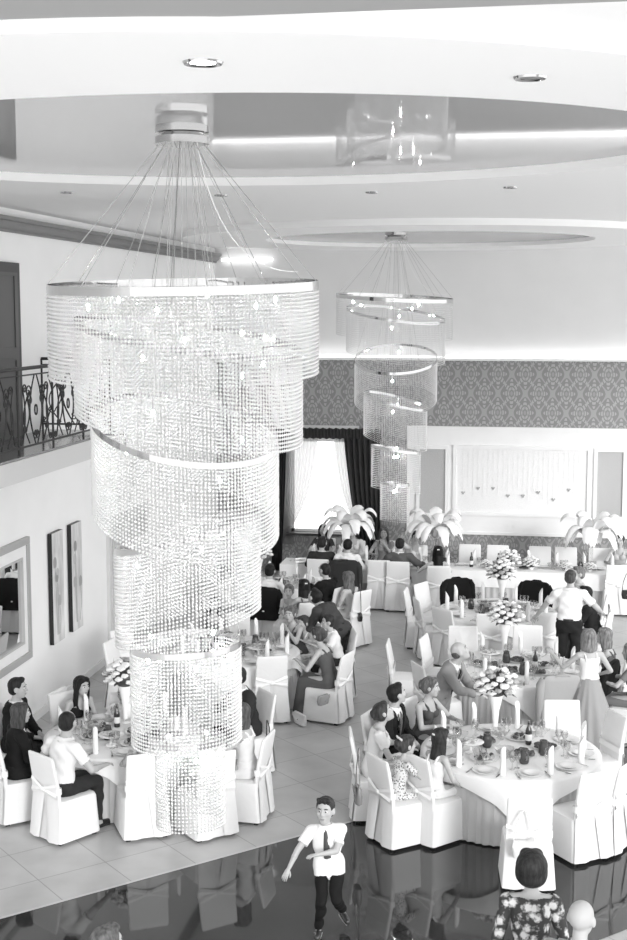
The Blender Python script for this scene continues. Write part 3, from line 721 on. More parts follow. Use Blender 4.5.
def round_table(cx, cy, R, where, crot, seats, a0, flowers=None, items=(), seed=1, skip=()):
    rn = random.Random(seed)
    t = thing('round_table', 'round banquet table with grey skirt, ' + where, 'table', (cx, cy, 0), 0, 'round banquet tables')
    obj('tabletop', Raw().lathe([(0, .72), (R - .01, .72), (R - .005, .735), (R - .01, .75), (0, .75)], n=64), M['white_paint'], t)
    sk = [[((R - .035 + .016 * math.sin(j * PI / 2 + .6 * math.sin(j)) * (.35 + .65 * v) + .02 * v) * math.cos(2 * PI * j / 260), (R - .035 + .016 * math.sin(j * PI / 2 + .6 * math.sin(j)) * (.35 + .65 * v) + .02 * v) * math.sin(2 * PI * j / 260), .735 - .715 * v) for j in range(260)] for v in np.linspace(0, 1, 5)]
    obj('skirt', Raw().loft(sk, True, False), M['skirting'], t, fixn=False)
    obj('pedestal', Raw().lathe([(.3, 0), (.28, .03), (.05, .06), (.05, .72)], n=20), M['black'], t)
    # square cloth over the round top
    n = 160; half = R * 1.12; rings = [[(0, 0, .757)] * n]
    dr = []
    for j in range(n):
        a = 2 * PI * j / n + crot; k = max(abs(math.cos(a)), abs(math.sin(a))); dr.append(min(half / k - R, .66))
    for rr_ in (.3, .7, .96): rings.append([(R * rr_ * math.cos(2 * PI * j / n), R * rr_ * math.sin(2 * PI * j / n), .758) for j in range(n)])
    for v in np.linspace(0, 1, 9):
        ring = []
        for j in range(n):
            a = 2 * PI * j / n; d = dr[j] * v; f = .02 * math.sin(j * 2 * PI / n * 22 + 2 * math.sin(j * .2)) * min(d * 3, 1)
            rr_ = R + .012 + f + .02 * min(d * 4, 1); ring.append((rr_ * math.cos(a), rr_ * math.sin(a), .754 - d))
        rings.append(ring)
    cl = obj('tablecloth', Raw().loft(rings, True, False), M['linen'], None, fixn=False, loc=(cx, cy, 0), sharp=0)
    tag(cl, 'white tablecloth draped over the round table ' + where, 'tablecloth', 'white tablecloths')
    for i in range(seats):
        if i in skip: continue
        a = rad(a0) + 2 * PI * i / seats; c, s_ = math.cos(a), math.sin(a); q = R - .21
        put('plate', make_plate, (cx + q * c, cy + q * s_, TZ), a, 'white dinner plates on the round table ' + where, 'plate', 'plates on the round table ' + where)
        b = a + .24; q2 = R - .16
        put('napkin', make_napkin, (cx + q2 * math.cos(b), cy + q2 * math.sin(b), TZ), a + rn.random(), 'tall folded napkin standing on the round table ' + where, 'napkin', 'standing napkins on the round table ' + where)
        for k in (0, 1):
            b = a - .17 - .09 * k; q3 = R - .40 + .05 * k
            put('goblet', make_goblet, (cx + q3 * math.cos(b), cy + q3 * math.sin(b), TZ), 0, 'clear stemmed glass on the round table ' + where, 'glass', 'stemmed glasses on the round table ' + where)
        if R > .97 or seed == 1:
            for k, (sg, nm) in enumerate(((-1, 'fork'), (1, 'knife'))):
                b = a + sg * .2; p = (cx + (R - .16) * math.cos(b), cy + (R - .16) * math.sin(b), TZ + .002)
                put(nm, make_fork if nm == 'fork' else make_knife, p, a - PI / 2, 'silver %s beside a plate on the round table %s' % (nm, where), nm, nm + 's on the round table ' + where)
    mid = []
    ring_items = [('jug', .36), ('platter1', .40), ('bottle', .30), ('platter2', .44), ('bowl', .38), ('platter3', .36), ('jug', .26), ('cake', .44), ('platter4', .42), ('bowl', .26), ('jug', .42), ('platter1', .20)]
    nr = len(ring_items)
    for i, (kind, q) in enumerate(ring_items):
        a = 2 * PI * (i + .3 * rn.random()) / nr + seed; q *= R / .95
        x, y = cx + q * math.cos(a), cy + q * math.sin(a)
        if flowers and math.hypot(x - flowers[0], y - flowers[1]) < .17: continue
        w = ' on the round table ' + where
        if kind == 'jug': put('jug', make_jug, (x, y, TZ), a, 'jug of dark drink' + w, 'jug', 'jugs of dark drink' + w)
        elif kind == 'bottle': put('bottle', make_bottle, (x, y, TZ), a, 'dark bottle with a pale label' + w, 'bottle', 'bottles' + w)
        elif kind == 'bowl': put('bowl', make_bowl, (x, y, TZ), a, 'clear footed bowl of salad' + w, 'bowl', 'glass bowls' + w)
        elif kind == 'cake': put('cake', make_cake_stand, (x, y, TZ), a, 'white footed stand of small cakes' + w, 'stand', 'cake stands' + w)
        else:
            k = int(kind[-1]); put(kind, lambda k=k: make_platter(k), (x, y, TZ), a, 'white platter of %s food' % ('dark' if k % 2 else 'pale') + w, 'platter', '%s food platters' % ('dark' if k % 2 else 'pale') + w)
    if flowers: put('flowers%d' % (seed % 2), lambda: make_flowers(seed), (flowers[0], flowers[1], TZ), seed, 'white flowers in a tall vase on the round table ' + where, 'flowers', 'flower centrepieces')
def make_fork():
    r = Raw().box((0, -.02, .002), (.007, .12, .003)).box((0, .055, .002), (.02, .03, .003))
    for k in (-1, 0, 1): r.box((k * .0075, .09, .002), (.004, .045, .003))
    return obj('fork', r, M['chrome'], smooth=False)
def make_knife():
    return obj('knife', Raw().box((0, -.05, .002), (.012, .09, .005)).add([(-.007, -.005, .002), (.007, -.005, .002), (.008, .09, .002), (0, .115, .002), (-.006, .09, .002), (-.007, -.005, .004), (.007, -.005, .004), (.008, .09, .004), (0, .115, .004), (-.006, .09, .004)], [(4, 3, 2, 1, 0), (5, 6, 7, 8, 9), (0, 1, 6, 5), (1, 2, 7, 6), (2, 3, 8, 7), (3, 4, 9, 8), (4, 0, 5, 9)]), M['chrome'], smooth=False)

# ---------------------------------------------------------------- jackets and bags on chairs
def coat_on_chair(x, y, h, g, label, long=False):
    """a jacket hung round a chair back; same floor point and heading as the chair"""
    t = thing('hung_jacket', label, 'jacket', (x, y, 0), -rad(h))
    rings = []
    zl = .30 if long else .44
    for z, hw, yf, yb in ((zl, .27, -.185, -.33), (.60, .262, -.185, -.31), (.80, .262, -.205, -.325), (.93, .258, -.235, -.345), (.985, .245, -.25, -.345), (1.012, .20, -.27, -.33), (1.016, .1, -.285, -.315)):
        ring = []
        for j in range(28):
            a = 2 * PI * j / 28; c, s_ = math.cos(a), math.sin(a)
            ex = abs(c) ** .45 * (1 if c > 0 else -1); ey = abs(s_) ** .45 * (1 if s_ > 0 else -1)
            ring.append((hw * ex * (1 + .02 * math.sin(j * 2.1)), (yf + yb) / 2 + (yf - yb) / 2 * ey, z))
        rings.append(ring)
    b = obj('jacket_body', Raw().loft(rings), gm('cloth', g), t)
    for k in (-1, 1):
        obj('sleeve', Raw().tube([(k * .235, -.28, .965), (k * .275, -.275, .88), (k * .287, -.26, .68), (k * .277, -.235, .46), (k * .272, -.22, .40)], [.05, .062, .056, .05, .048], 12), gm('cloth', g), t)
    obj('collar', Raw().tube([(-.10, -.33, 1.0), (-.06, -.345, 1.022), (.06, -.345, 1.022), (.10, -.33, 1.0)], .014, 8), gm('cloth', g), t)
    return t
def handbag(p, h, w, hh, g, label, strap=.5, mname='gloss'):
    t = thing('handbag', label, 'bag', p, -rad(h))
    rings = [[(w / 2 * (abs(math.cos(2 * PI * j / 20)) ** .5 * (1 if math.cos(2 * PI * j / 20) > 0 else -1)) * k, .035 * kk * (abs(math.sin(2 * PI * j / 20)) ** .6 * (1 if math.sin(2 * PI * j / 20) > 0 else -1)), z) for j in range(20)] for z, k, kk in ((-hh, .55, .4), (-hh * .92, .85, 1), (-hh * .5, 1, 1.1), (-hh * .1, .95, .8), (0, .88, .5))]
    b = obj('bag_body', Raw().loft(rings), gm(mname, g), t)
    fl = [[(w / 2 * k * u, -.036 - .006 * (1 - v), -hh * .55 * v) for u in np.linspace(-1, 1, 9)] for v, k in ((0, .88), (.5, .98), (.85, .8), (1, .45))]
    obj('flap', Raw().loft(fl, False, False), gm(mname, g), t)
    obj('clasp', Raw().ell((0, -.045, -hh * .5), (.012, .006, .01), n=8, m=6), M['chrome'], t)
    if strap: obj('strap', Raw().tube([(-w * .42, 0, -.01), (-w * .36, 0, strap * .45), (-w * .1, .01, strap * .97), (0, .012, strap), (w * .1, .01, strap * .97), (w * .36, 0, strap * .45), (w * .42, 0, -.01)], .007, 6), gm(mname, g), t)
    return t
# ================================================================ PEOPLE
def nz(v): v = np.array(v, float); return v / (np.linalg.norm(v) + 1e-9)
def rotx(a): c, s = math.cos(a), math.sin(a); return np.array([(1, 0, 0), (0, c, -s), (0, s, c)])
def rotz(a): c, s = math.cos(a), math.sin(a); return np.array([(c, -s, 0), (s, c, 0), (0, 0, 1)])
def roty(a): c, s = math.cos(a), math.sin(a); return np.array([(c, 0, s), (0, 1, 0), (-s, 0, c)])
def remesh(raw, voxel, smooth=4, fac=.5):
    me = raw.mesh('tmp'); o = bpy.data.objects.new('tmp', me); COL.objects.link(o)
    md = o.modifiers.new('r', 'REMESH'); md.mode = 'VOXEL'; md.voxel_size = voxel; md.adaptivity = 0
    if smooth: ms = o.modifiers.new('s', 'SMOOTH'); ms.factor = fac; ms.iterations = smooth
    dg = bpy.context.evaluated_depsgraph_get(); ev = o.evaluated_get(dg)
    out = bpy.data.meshes.new_from_object(ev); bpy.data.objects.remove(o); bpy.data.meshes.remove(me)
    return out
def arrays(me):
    n = len(me.vertices); V = np.empty(n * 3); me.vertices.foreach_get('co', V); V = V.reshape(-1, 3)
    Nn = np.empty(n * 3); me.vertices.foreach_get('normal', Nn); Nn = Nn.reshape(-1, 3)
    F = np.empty(len(me.loops), dtype=np.int32); me.loops.foreach_get('vertex_index', F); return V, Nn, F.reshape(-1, 4)
def seg(Vv, a, b):
    a, b = np.array(a), np.array(b); d = b - a; t = np.clip(((Vv - a) @ d) / (d @ d + 1e-12), 0, 1); return np.linalg.norm(Vv - (a + t[:, None] * d), axis=1), t
def shell(name, V, Nn, F, mask, off, mat_, parent, fold=.004, thick=.006, fseed=0):
    Fm = F[mask[F].all(axis=1)]
    if len(Fm) == 0: return None
    ids = np.unique(Fm); remap = -np.ones(len(V), dtype=np.int64); remap[ids] = np.arange(len(ids))
    w = np.sin(V[ids] @ np.array((31, 17, 41)) + fseed) + np.sin(V[ids] @ np.array((-23, 37, 19)) + 2 * fseed)
    o_ = off[ids] if hasattr(off, '__len__') else off
    O = V[ids] + Nn[ids] * (o_ + fold * w)[:, None] if fold or hasattr(o_, '__len__') else V[ids] + Nn[ids] * o_
    f2 = remap[Fm]
    E = np.sort(np.concatenate([f2[:, [0, 1]], f2[:, [1, 2]], f2[:, [2, 3]], f2[:, [3, 0]]]), axis=1)
    u, c = np.unique(E, axis=0, return_counts=True); bd = u[c == 1]
    bi = np.unique(bd); rm2 = -np.ones(len(ids), dtype=np.int64); rm2[bi] = np.arange(len(bi)) + len(ids)
    I = V[ids[bi]] - Nn[ids[bi]] * thick
    verts = np.concatenate([O, I]); rim = np.stack([bd[:, 0], bd[:, 1], rm2[bd[:, 1]], rm2[bd[:, 0]]], 1)
    me = bpy.data.meshes.new(name); me.from_pydata(verts.tolist(), [], np.concatenate([f2, rim]).tolist())
    me.polygons.foreach_set('use_smooth', [True] * len(me.polygons)); me.materials.append(mat_); me.update()
    o = bpy.data.objects.new(name, me); link(o, parent); return o
def from_me(name, me, m, parent=None):
    me.name = name; me.materials.clear(); me.materials.append(m); me.polygons.foreach_set('use_smooth', [True] * len(me.polygons))
    o = bpy.data.objects.new(name, me); link(o, parent); return o
def ik(a, b, l1, l2, hint):
    a, b = np.array(a, float), np.array(b, float); d = b - a; L = np.linalg.norm(d); mx = (l1 + l2) * .995
    if L > mx: b = a + d / L * mx; d = b - a; L = mx
    x = (l1 * l1 - l2 * l2 + L * L) / (2 * L); h = math.sqrt(max(l1 * l1 - x * x, 0)); t = d / L
    hn = np.array(hint, float); hn = hn - t * (hn @ t); hn = nz(hn); return a + t * x + hn * h, b

def person(label, pos, h, s=1.0, sex='m', sit=True, lean=8, tilt=0, hyaw=0, hpitch=0, arms='table', legs=None, top=('shirt', .85, 'short'), bottom=('trousers', .03),
           hair=('short', .03), skin=.47, hs=None, face=True, seat=.485, tie=None, shoes=.02, voxel=None, age='a', pelvis=None, extra=None, elbow=None, twist=0, neck_fwd=.03):
    """h heading (0 away down the hall, 90 right, 180 to the camera); pos is the floor point under the pelvis"""
    if hs is None: hs = {'a': 1.06, 'k': .97}[age] if sex == 'm' else {'a': 1.01, 'k': .95}[age]
    vox = voxel or .0115
    f = 1 if sex == 'm' else 0
    kid = age == 'k'
    sw = (.192 if f else .163) * s; hipw = .088 * s
    tw = (1.1 if f else .93) * s * (.95 if kid else 1)
    pz = (seat + .09 * s) if sit else .93 * s
    if pelvis is not None: pz = pelvis
    Pv = np.array((0, 0, pz)); S = roty(rad(tilt)) @ rotx(-rad(lean)); Rt = S @ rotz(rad(twist))
    sp = S @ np.array((0, 0, 1.0))
    at = lambda x, y, z: Pv + S @ np.array((0, 0, z * s)) + Rt @ np.array((x, y, 0))
    nb = at(0, 0, .50); ht = Pv + sp * .50 * s
    Hd = rotz(-rad(hyaw)) @ rotx(-rad(hpitch))
    hc = nb + (sp * .6 + np.array((0, 0, .4))) * (.048 * s + .112 * hs) + np.array((0, neck_fwd * s, 0))
    sh = [at(-sw, -.005, .43), at(sw, -.005, .43)]
    hp = [Pv + np.array((-hipw, 0, -.01)), Pv + np.array((hipw, 0, -.01))]
    if legs is None:
        if sit: legs = [((-.11 * s, .40 * s, seat + .055 * s), (-.11 * s, .40 * s, max(seat - .40 * s, .085 * s))), ((.11 * s, .40 * s, seat + .055 * s), (.11 * s, .40 * s, max(seat - .40 * s, .085 * s)))]
        else: legs = [((-.10 * s, .03, .49 * s), (-.11 * s, 0, .085 * s)), ((.10 * s, .03, .49 * s), (.11 * s, 0, .085 * s))]
    kn = [np.array(l[0], float) for l in legs]; an = [np.array(l[1], float) for l in legs]
    fd = [nz(l[2]) if len(l) > 2 else np.array((0, 1.0, -.12)) for l in legs]
    if arms == 'table': arms = [(-.17 * s, .43 * s, .81), (.15 * s, .41 * s, .81)]
    elif arms == 'lap': arms = [(-.08 * s, .30 * s, seat + .19 * s), (.08 * s, .30 * s, seat + .19 * s)]
    elif arms == 'down': arms = [(-.26 * s, .04, .80 * s), (.26 * s, .04, .80 * s)]
    el, wr = [], []
    for i in (0, 1):
        k = -1 if i == 0 else 1
        hint = elbow[i] if elbow else (k * .8, -.5, -.6)
        e, w_ = ik(sh[i], arms[i], .285 * s, .25 * s, hint); el.append(e); wr.append(w_)
    hd = [nz(wr[i] - el[i]) for i in (0, 1)]
    # ---------- body surface
    b = Raw()
    prof = [(-.115, .10, .085), (-.07, .145, .105), (0, .165, .112), (.08, .15, .105), (.17, .138, .098), (.27, .15, .105), (.36, .162, .108), (.42, .158, .098), (.465, .12, .082), (.50, .07, .062), (.53, .055, .055)] if f else \
           [(-.115, .11, .09), (-.07, .155, .112), (0, .178, .118), (.08, .155, .102), (.17, .125, .088), (.27, .138, .096), (.36, .15, .10), (.42, .148, .092), (.465, .11, .076), (.50, .06, .055), (.53, .05, .05)]
    rings = []
    for z, rx, ry in prof:
        tw_ = rotz(rad(twist) * min(max(z / .4, 0), 1)); c = Pv + sp * z * s
        rings.append([tuple(c + S @ (tw_ @ np.array((rx * tw * math.cos(2 * PI * j / 20), ry * s * math.sin(2 * PI * j / 20), 0)))) for j in range(20)])
    b.loft(rings)
    if not f and not kid:
        for k in (-1, 1): b.ell(at(k * .068 * s, .085 * s, .335), (.062 * s, .058 * s, .06 * s), Rt)
    b.capsule(nb - sp * .03 * s, hc + Hd @ np.array((0, -.012, -.05)) * hs, .055 * (s if f else s * .88), .052 * (s if f else s * .86))
    # head
    hv = lambda x, y, z: hc + Hd @ np.array((x, y, z)) * hs
    b.ell(hv(0, -.012, .028), np.array((.079, .095, .090)) * hs, Hd, 20, 14); b.ell(hv(0, .018, -.035), np.array((.064, .068, .080)) * hs, Hd, 18, 12)
    b.ell(hv(0, .052, -.092), np.array((.032, .028, .024)) * hs, Hd); b.capsule(hv(0, .086, .014), hv(0, .099, -.026), .010 * hs, .0145 * hs, 10)
    b.ell(hv(0, .070, .040), np.array((.05, .018, .016)) * hs, Hd); b.ell(hv(0, .076, -.062), np.array((.026, .014, .014)) * hs, Hd)
    for k in (-1, 1):
        b.ell(hv(k * .081, -.006, -.006), np.array((.014, .024, .034)) * hs, Hd); b.ell(hv(k * .042, .060, -.022), np.array((.022, .022, .022)) * hs, Hd)
    g = 1.0 if f else .86
    for i in (0, 1):
        b.capsule(at((-1 if i == 0 else 1) * .05 * s, -.005, .445), sh[i], .05 * s, .057 * s * g)
        b.capsule(sh[i], el[i], .053 * s * g, .041 * s * g); b.capsule(el[i], wr[i], .041 * s * g, .026 * s * g)
        b.ell(el[i] * .65 + wr[i] * .35, (.041 * s * g,) * 3)
        up = nz(np.cross(hd[i], (1, 0, 0))) if abs(hd[i][0]) < .9 else np.array((0, 0, 1.0))
        sd = nz(np.cross(up, hd[i])); B = np.stack([sd, hd[i], up], 1)
        b.ell(wr[i] + hd[i] * .05 * s, np.array((.040, .052, .017)) * s, B); b.capsule(wr[i], wr[i] + hd[i] * .05 * s, .025 * s, .024 * s)
        b.capsule(hp[i], kn[i], (.086 if f else .09) * s, .056 * s); b.capsule(kn[i], an[i], .055 * s, .036 * s)
        b.ell(kn[i] * .7 + an[i] * .3 + np.array((0, -.015 * s, 0)), (.053 * s, .056 * s, .075 * s))
        b.capsule(an[i] + np.array((0, -.02, -.02)) * s, an[i] + np.array((0, 0, -.045)) * s, .036 * s, .036 * s)
        b.capsule(an[i] + np.array((0, 0, -.045)) * s, an[i] + (fd[i] * .15 + np.array((0, 0, -.035))) * s, .037 * s, .030 * s)
    body = remesh(b, vox, 3)
    V, Nn, F = arrays(body)
    # ---------- which limb each vertex belongs to
    names = ['head', 'neck', 'torso', 'ua0', 'ua1', 'fa0', 'fa1', 'ha0', 'ha1', 'th0', 'th1', 'ca0', 'ca1', 'fo0', 'fo1']
    Q = (V - Pv) @ Rt; tq = ((V - Pv) @ S)[:, 2] / s          # torso frame
    qx, qy = Q[:, 0], Q[:, 1]
    D = []
    Hq = ((V - hc) @ Hd) / hs
    D.append(np.linalg.norm(Hq * np.array((1.1, .95, .85)), axis=1) * hs - .098 * hs)
    d, t = seg(V, nb - sp * .0, hc - sp * .07 * s); D.append(d - .055 * s)
    zc = np.clip(tq, -.07, .44); D.append(np.linalg.norm(np.stack([qx / 1.42, qy, (tq - zc) * s], 1), axis=1) - .104 * s)
    T = {}
    for nm, a_, b2, r in ([('ua%d' % i, sh[i], el[i], .05 * s) for i in (0, 1)] + [('fa%d' % i, el[i], wr[i], .036 * s) for i in (0, 1)] + [('ha%d' % i, wr[i] + hd[i] * .02 * s, wr[i] + hd[i] * .12 * s, .036 * s) for i in (0, 1)] +
                          [('th%d' % i, hp[i], kn[i], .075 * s) for i in (0, 1)] + [('ca%d' % i, kn[i], an[i], .05 * s) for i in (0, 1)] + [('fo%d' % i, an[i] - np.array((0, 0, .05 * s)), an[i] + fd[i] * .15 * s - np.array((0, 0, .04 * s)), .042 * s) for i in (0, 1)]):
        d, t = seg(V, a_, b2); D.append(d - r); T[nm] = t
    L = np.argmin(np.stack(D, 1), axis=1); is_ = lambda *ks: np.isin(L, [names.index(k) for k in ks])
    # ---------- fingers, joined into the body mesh
    fr = Raw()
    for i in (0, 1):
        up = nz(np.cross(hd[i], (1, 0, 0))) if abs(hd[i][0]) < .9 else np.array((0, 0, 1.0))
        if up[2] < 0: up = -up
        sd = nz(np.cross(up, hd[i])); k = 1 if i == 0 else -1
        if sd[0] * k < 0: sd = -sd        # towards the body middle, where the thumb is
        for q, (o_, ln) in enumerate(((.027, .068), (.009, .078), (-.009, .073), (-.026, .056))):
            p0 = wr[i] + (hd[i] * .085 + sd * o_) * s; p1 = p0 + (hd[i] * ln * .5 - up * .006 + sd * o_ * .15) * s; p2 = p1 + (hd[i] * ln * .42 - up * .022) * s
            fr.tube([p0 - hd[i] * .02 * s, p0, p1, p2], [.0095 * s, .0092 * s, .0085 * s, .006 * s], 7)
        p0 = wr[i] + (hd[i] * .03 + sd * .026) * s; p1 = p0 + (hd[i] * .034 + sd * .026 - up * .006) * s; p2 = p1 + (hd[i] * .03 + sd * .006 - up * .008) * s
        fr.tube([p0, p1, p2], [.0125 * s, .0105 * s, .007 * s], 7)
    fm = fr.mesh('f'); bb = bmesh.new(); bb.from_mesh(body); bb.from_mesh(fm); body2 = bpy.data.meshes.new('person'); bb.to_mesh(body2); bb.free(); bpy.data.meshes.remove(fm); bpy.data.meshes.remove(body)
    root = from_me('person', body2, gm('skin', skin)); root.location = (pos[0], pos[1], 0); root.rotation_euler[2] = -rad(h); tag(root, label, 'person')
    # ---------- face
    if face:
        for k in (-1, 1):
            e = obj('eye', Raw().ell(hv(k * .031, .0775, .006), np.array((.0135, .010, .0085)) * hs, Hd, 10, 8), M['eye'], root)
            obj('iris', Raw().ell(hv(k * .030, .0855, .006), np.array((.0072, .004, .0075)) * hs, Hd, 8, 6), M['iris'], e)
            obj('eyebrow', Raw().tube([hv(k * .014, .0885, .026), hv(k * .030, .0865, .032), hv(k * .048, .074, .026)], [.003 * hs, .005 * hs, .0025 * hs], 6), gm('hair', min(hair[1], .2)), root)
        obj('lips', Raw().ell(hv(0, .0855, -.060), np.array((.022, .007, .0055)) * hs, Hd, 12, 6).ell(hv(0, .0845, -.068), np.array((.018, .007, .006)) * hs, Hd, 12, 6), M['lips'], root)
    # ---------- clothes
    zz = V[:, 2]
    front = qy > .0
    def cover(name, mask, off, m_, **k): return shell(name, V, Nn, F, mask, off, m_, root, **k)
    cm = lambda c: M[c] if isinstance(c, str) else gm('cloth', c)
    kind, shade = top[0], top[1]; sl = top[2] if len(top) > 2 else ('long' if top[0] == 'suit' else 'short')
    if kind == 'dress': bottom = None
    arm = {'none': 0, 'short': .62, 'long': 1}[sl]
    def upper(lo, hi=.505): 
        m_ = is_('torso') & (tq > lo) & (tq < hi)
        m_ |= is_('neck') & (tq < hi)
        for i in (0, 1):
            if arm > 0: m_ |= is_('ua%d' % i) & (T['ua%d' % i] < (arm if arm < 1 else 2))
            if arm >= 1: m_ |= is_('fa%d' % i) & (T['fa%d' % i] < .93)
            if arm <= 0: m_ |= is_('ua%d' % i) & (T['ua%d' % i] < .02) & (abs(qx) < sw * .9)
        return m_
    if bottom and bottom[0] == 'trousers':
        mk = (is_('torso') & (tq < .06)) | is_('th0', 'th1')
        for i in (0, 1): mk |= is_('ca%d' % i) & (T['ca%d' % i] < .97)
        cover('trousers', mk, .014 * s, cm(bottom[1]), fold=.005)
        if not sit and extra != 'untucked':
            cover('belt', is_('torso') & (tq > .035) & (tq < .075), .017, M['black'], fold=0)
    if kind == 'shirt':
        mk = upper(.045 if not extra else -.2)
        if extra: mk |= is_('th0', 'th1') & (((V - Pv) @ S)[:, 2] > -.10 * s)
        cover('shirt', mk, np.where(tq < .12, .026, .014) if extra else .014, cm(shade), fold=.005, fseed=len(label))
        cover('collar', (is_('neck', 'torso')) & (tq > .465) & (tq < .515), .019, cm(shade), fold=0)
        if arm == .62:
            for i in (0, 1): cover('cuff', is_('ua%d' % i) & (T['ua%d' % i] > .50) & (T['ua%d' % i] < .66), .019, cm(shade), fold=.002)
    elif kind in ('suit',):
        vee = front & (np.abs(qx) < (.012 + .21 * (tq - .13)) * s) & (tq > .13)
        up_ = upper(-.10)
        cover('shirt', (is_('torso', 'neck')) & front & (tq > .08) & (tq < .52) & (np.abs(qx) < .10 * s), .010, gm('cloth', .85), fold=.001)
        cover('collar', (is_('neck', 'torso')) & (tq > .475) & (tq < .52), .015, gm('cloth', .85), fold=0)
        cover('jacket', (up_ | (is_('th0') & (tq > -.12)) | (is_('th1') & (tq > -.12))) & ~vee & (tq < .50), .024, cm(shade), fold=.005, thick=.0, fseed=len(label))
        for k in (-1, 1):     # lapels
            r = Raw(); r.loft([[tuple(at(k * x0, y, z)), tuple(at(k * x1, y + .006, z - .01))] for x0, x1, y, z in ((.055 * s, .085 * s, .095 * s, .47), (.075 * s, .125 * s, .132 * s, .40), (.055 * s, .105 * s, .142 * s, .32), (.02 * s, .05 * s, .138 * s, .20), (.012 * s, .02 * s, .130 * s, .14))], False, False)
            obj('lapel', r, cm(shade), root, fixn=False)
    elif kind == 'dress':
        cover('bodice', upper(-.02 if len(top) < 4 else .09, .40 if sl == 'none' else .47) & ~(front & (tq > .36 + .5 * np.abs(qx)) & (np.abs(qx) < .08)), .010, cm(shade), fold=.003)
        if sl == 'none':      # shoulder straps
            for k in (-1, 1):
                r = Raw().tube([at(k * .07 * s, .115 * s, .37), at(k * .085 * s, .085 * s, .43), at(k * .09 * s, .0, .480), at(k * .085 * s, -.07 * s, .44), at(k * .075 * s, -.105 * s, .36)], .013, 6); obj('strap', r, cm(shade), root)
        skirt(root, cm(top[3]) if len(top) > 3 else cm(shade), Pv, S, s, kn, an, sit, seat, vox, long=extra or 'knee')
    if tie is not None:
        r = Raw(); rings = []
        for z, w_, y in ((.475, .020, .085), (.455, .016, .098), (.44, .022, .112), (.32, .034, .128), (.20, .042, .125), (.13, .046, .120), (.09, .004, .118)):
            rings.append([tuple(at(-w_ * s, y * s + .003, z)), tuple(at(0, y * s + .014, z)), tuple(at(w_ * s, y * s + .003, z))])
        obj('necktie', Raw().loft(rings, False, False), cm(tie), root, fixn=False)
    if shoes is not None:
        for i in (0, 1): cover('shoe', (is_('fo%d' % i)) & (((V - an[i]) @ np.array((0, 0, 1.0)) < .02 * s) | (len(legs[i]) > 2)), .009, gm('gloss', shoes), fold=0)
    if extra == 'untucked':
        for i in (0, 1):
            dn_ = -(np.array((0, 0, 1.0)) - fd[i] * fd[i][2]); dn_ /= np.linalg.norm(dn_); cover('sole', is_('fo%d' % i) & ((V - an[i]) @ dn_ > .055 * s), .016, gm('cloth', .85), fold=0)
    # ---------- hair
    if hair[0] != 'bald': make_hair(root, hair, hv, Hd, hs, nb, sp, vox)
    return root
def skirt(root, m_, Pv, S, s, kn, an, sit, seat, vox, long='knee'):
    b = Raw()
    def hull(pts):
        bb = bmesh.new()
        for p in pts: bb.verts.new(p)
        bmesh.ops.convex_hull(bb, input=bb.verts); bmesh.ops.delete(bb, geom=[v for v in bb.verts if not v.link_faces], context='VERTS')
        bb.verts.ensure_lookup_table(); bb.verts.index_update(); b.add([tuple(v.co) for v in bb.verts], [tuple(v.index for v in f.verts) for f in bb.faces]); bb.free()
    ringp = lambda c, rx, ry, A=None, n=16: [tuple(np.array(c) + (A if A is not None else np.eye(3)) @ np.array((rx * math.cos(2 * PI * j / n), ry * math.sin(2 * PI * j / n), 0))) for j in range(n)]
    sph = lambda c, r: [tuple(np.array(c) + r * np.array((math.cos(a) * math.cos(e), math.sin(a) * math.cos(e), math.sin(e)))) for a in np.linspace(0, 2 * PI, 10)[:-1] for e in (-1.2, -.5, 0, .5, 1.2)]
    if sit:
        if long == 'long':
            hull(ringp(Pv + np.array((0, .02, -.085 * s)), .20 * s, .12 * s) + sph(kn[0], .07 * s) + sph(kn[1], .07 * s) + [(sx * .24 * s, yy * s, zq) for sx in (-1, 1) for yy, zq in ((.05, seat - .06), (.25, seat - .16), (.42, seat - .30))])
        waist = ringp(Pv + S @ np.array((0, 0, .13 * s)), .135 * s, .105 * s, S)
        hip = ringp(Pv + np.array((0, 0, 0)), .20 * s, .135 * s) + ringp(Pv + np.array((0, 0, -.085 * s)), .19 * s, .13 * s)
        hull(waist + hip); K = sph(kn[0] + (-.01, .01, -.0), .075 * s) + sph(kn[1] + (.01, .01, 0), .075 * s); hull(hip + K)
        if long == 'knee': H = sph(kn[0] * .75 + an[0] * .25, .08 * s) + sph(kn[1] * .75 + an[1] * .25, .08 * s)
        else: 
            z0 = .05; H = ringp(((an[0] + an[1]) / 2)[:2].tolist() + [z0], .25 * s, .20 * s)
        hull(K + H)
        me = remesh(b, .016, 6); from_me('skirt', me, m_, root)
    else:
        z1 = {'knee': .50 * s, 'long': .04, 'midi': .25}[long]; zt = (Pv + S @ np.array((0, 0, .12 * s)))[2]; rings = []
        for v in np.linspace(0, 1, 14):
            z = zt + (z1 - zt) * v; c = Pv * 1.0; c = Pv + S @ np.array((0, 0, .12 * s)) * (1 - v); c[2] = z
            R_ = (.125 + .16 * min(v * 2.0, 1) * .5 + .20 * v) * s if long != 'knee' else (.13 + .07 * min(v * 3, 1) + .03 * v) * s
            rings.append([tuple(c + np.array(((R_ * (1 + (.09 * v if long != 'knee' else .02) * math.sin(13 * a + 1.3 * math.sin(3 * a)))) * math.cos(a), R_ * .85 * (1 + (.09 * v if long != 'knee' else .02) * math.sin(13 * a + 1.3 * math.sin(3 * a))) * math.sin(a), 0))) for a in np.linspace(0, 2 * PI, 97)[:-1]])
        obj('skirt', Raw().loft(rings, True, False), m_, root, fixn=False)
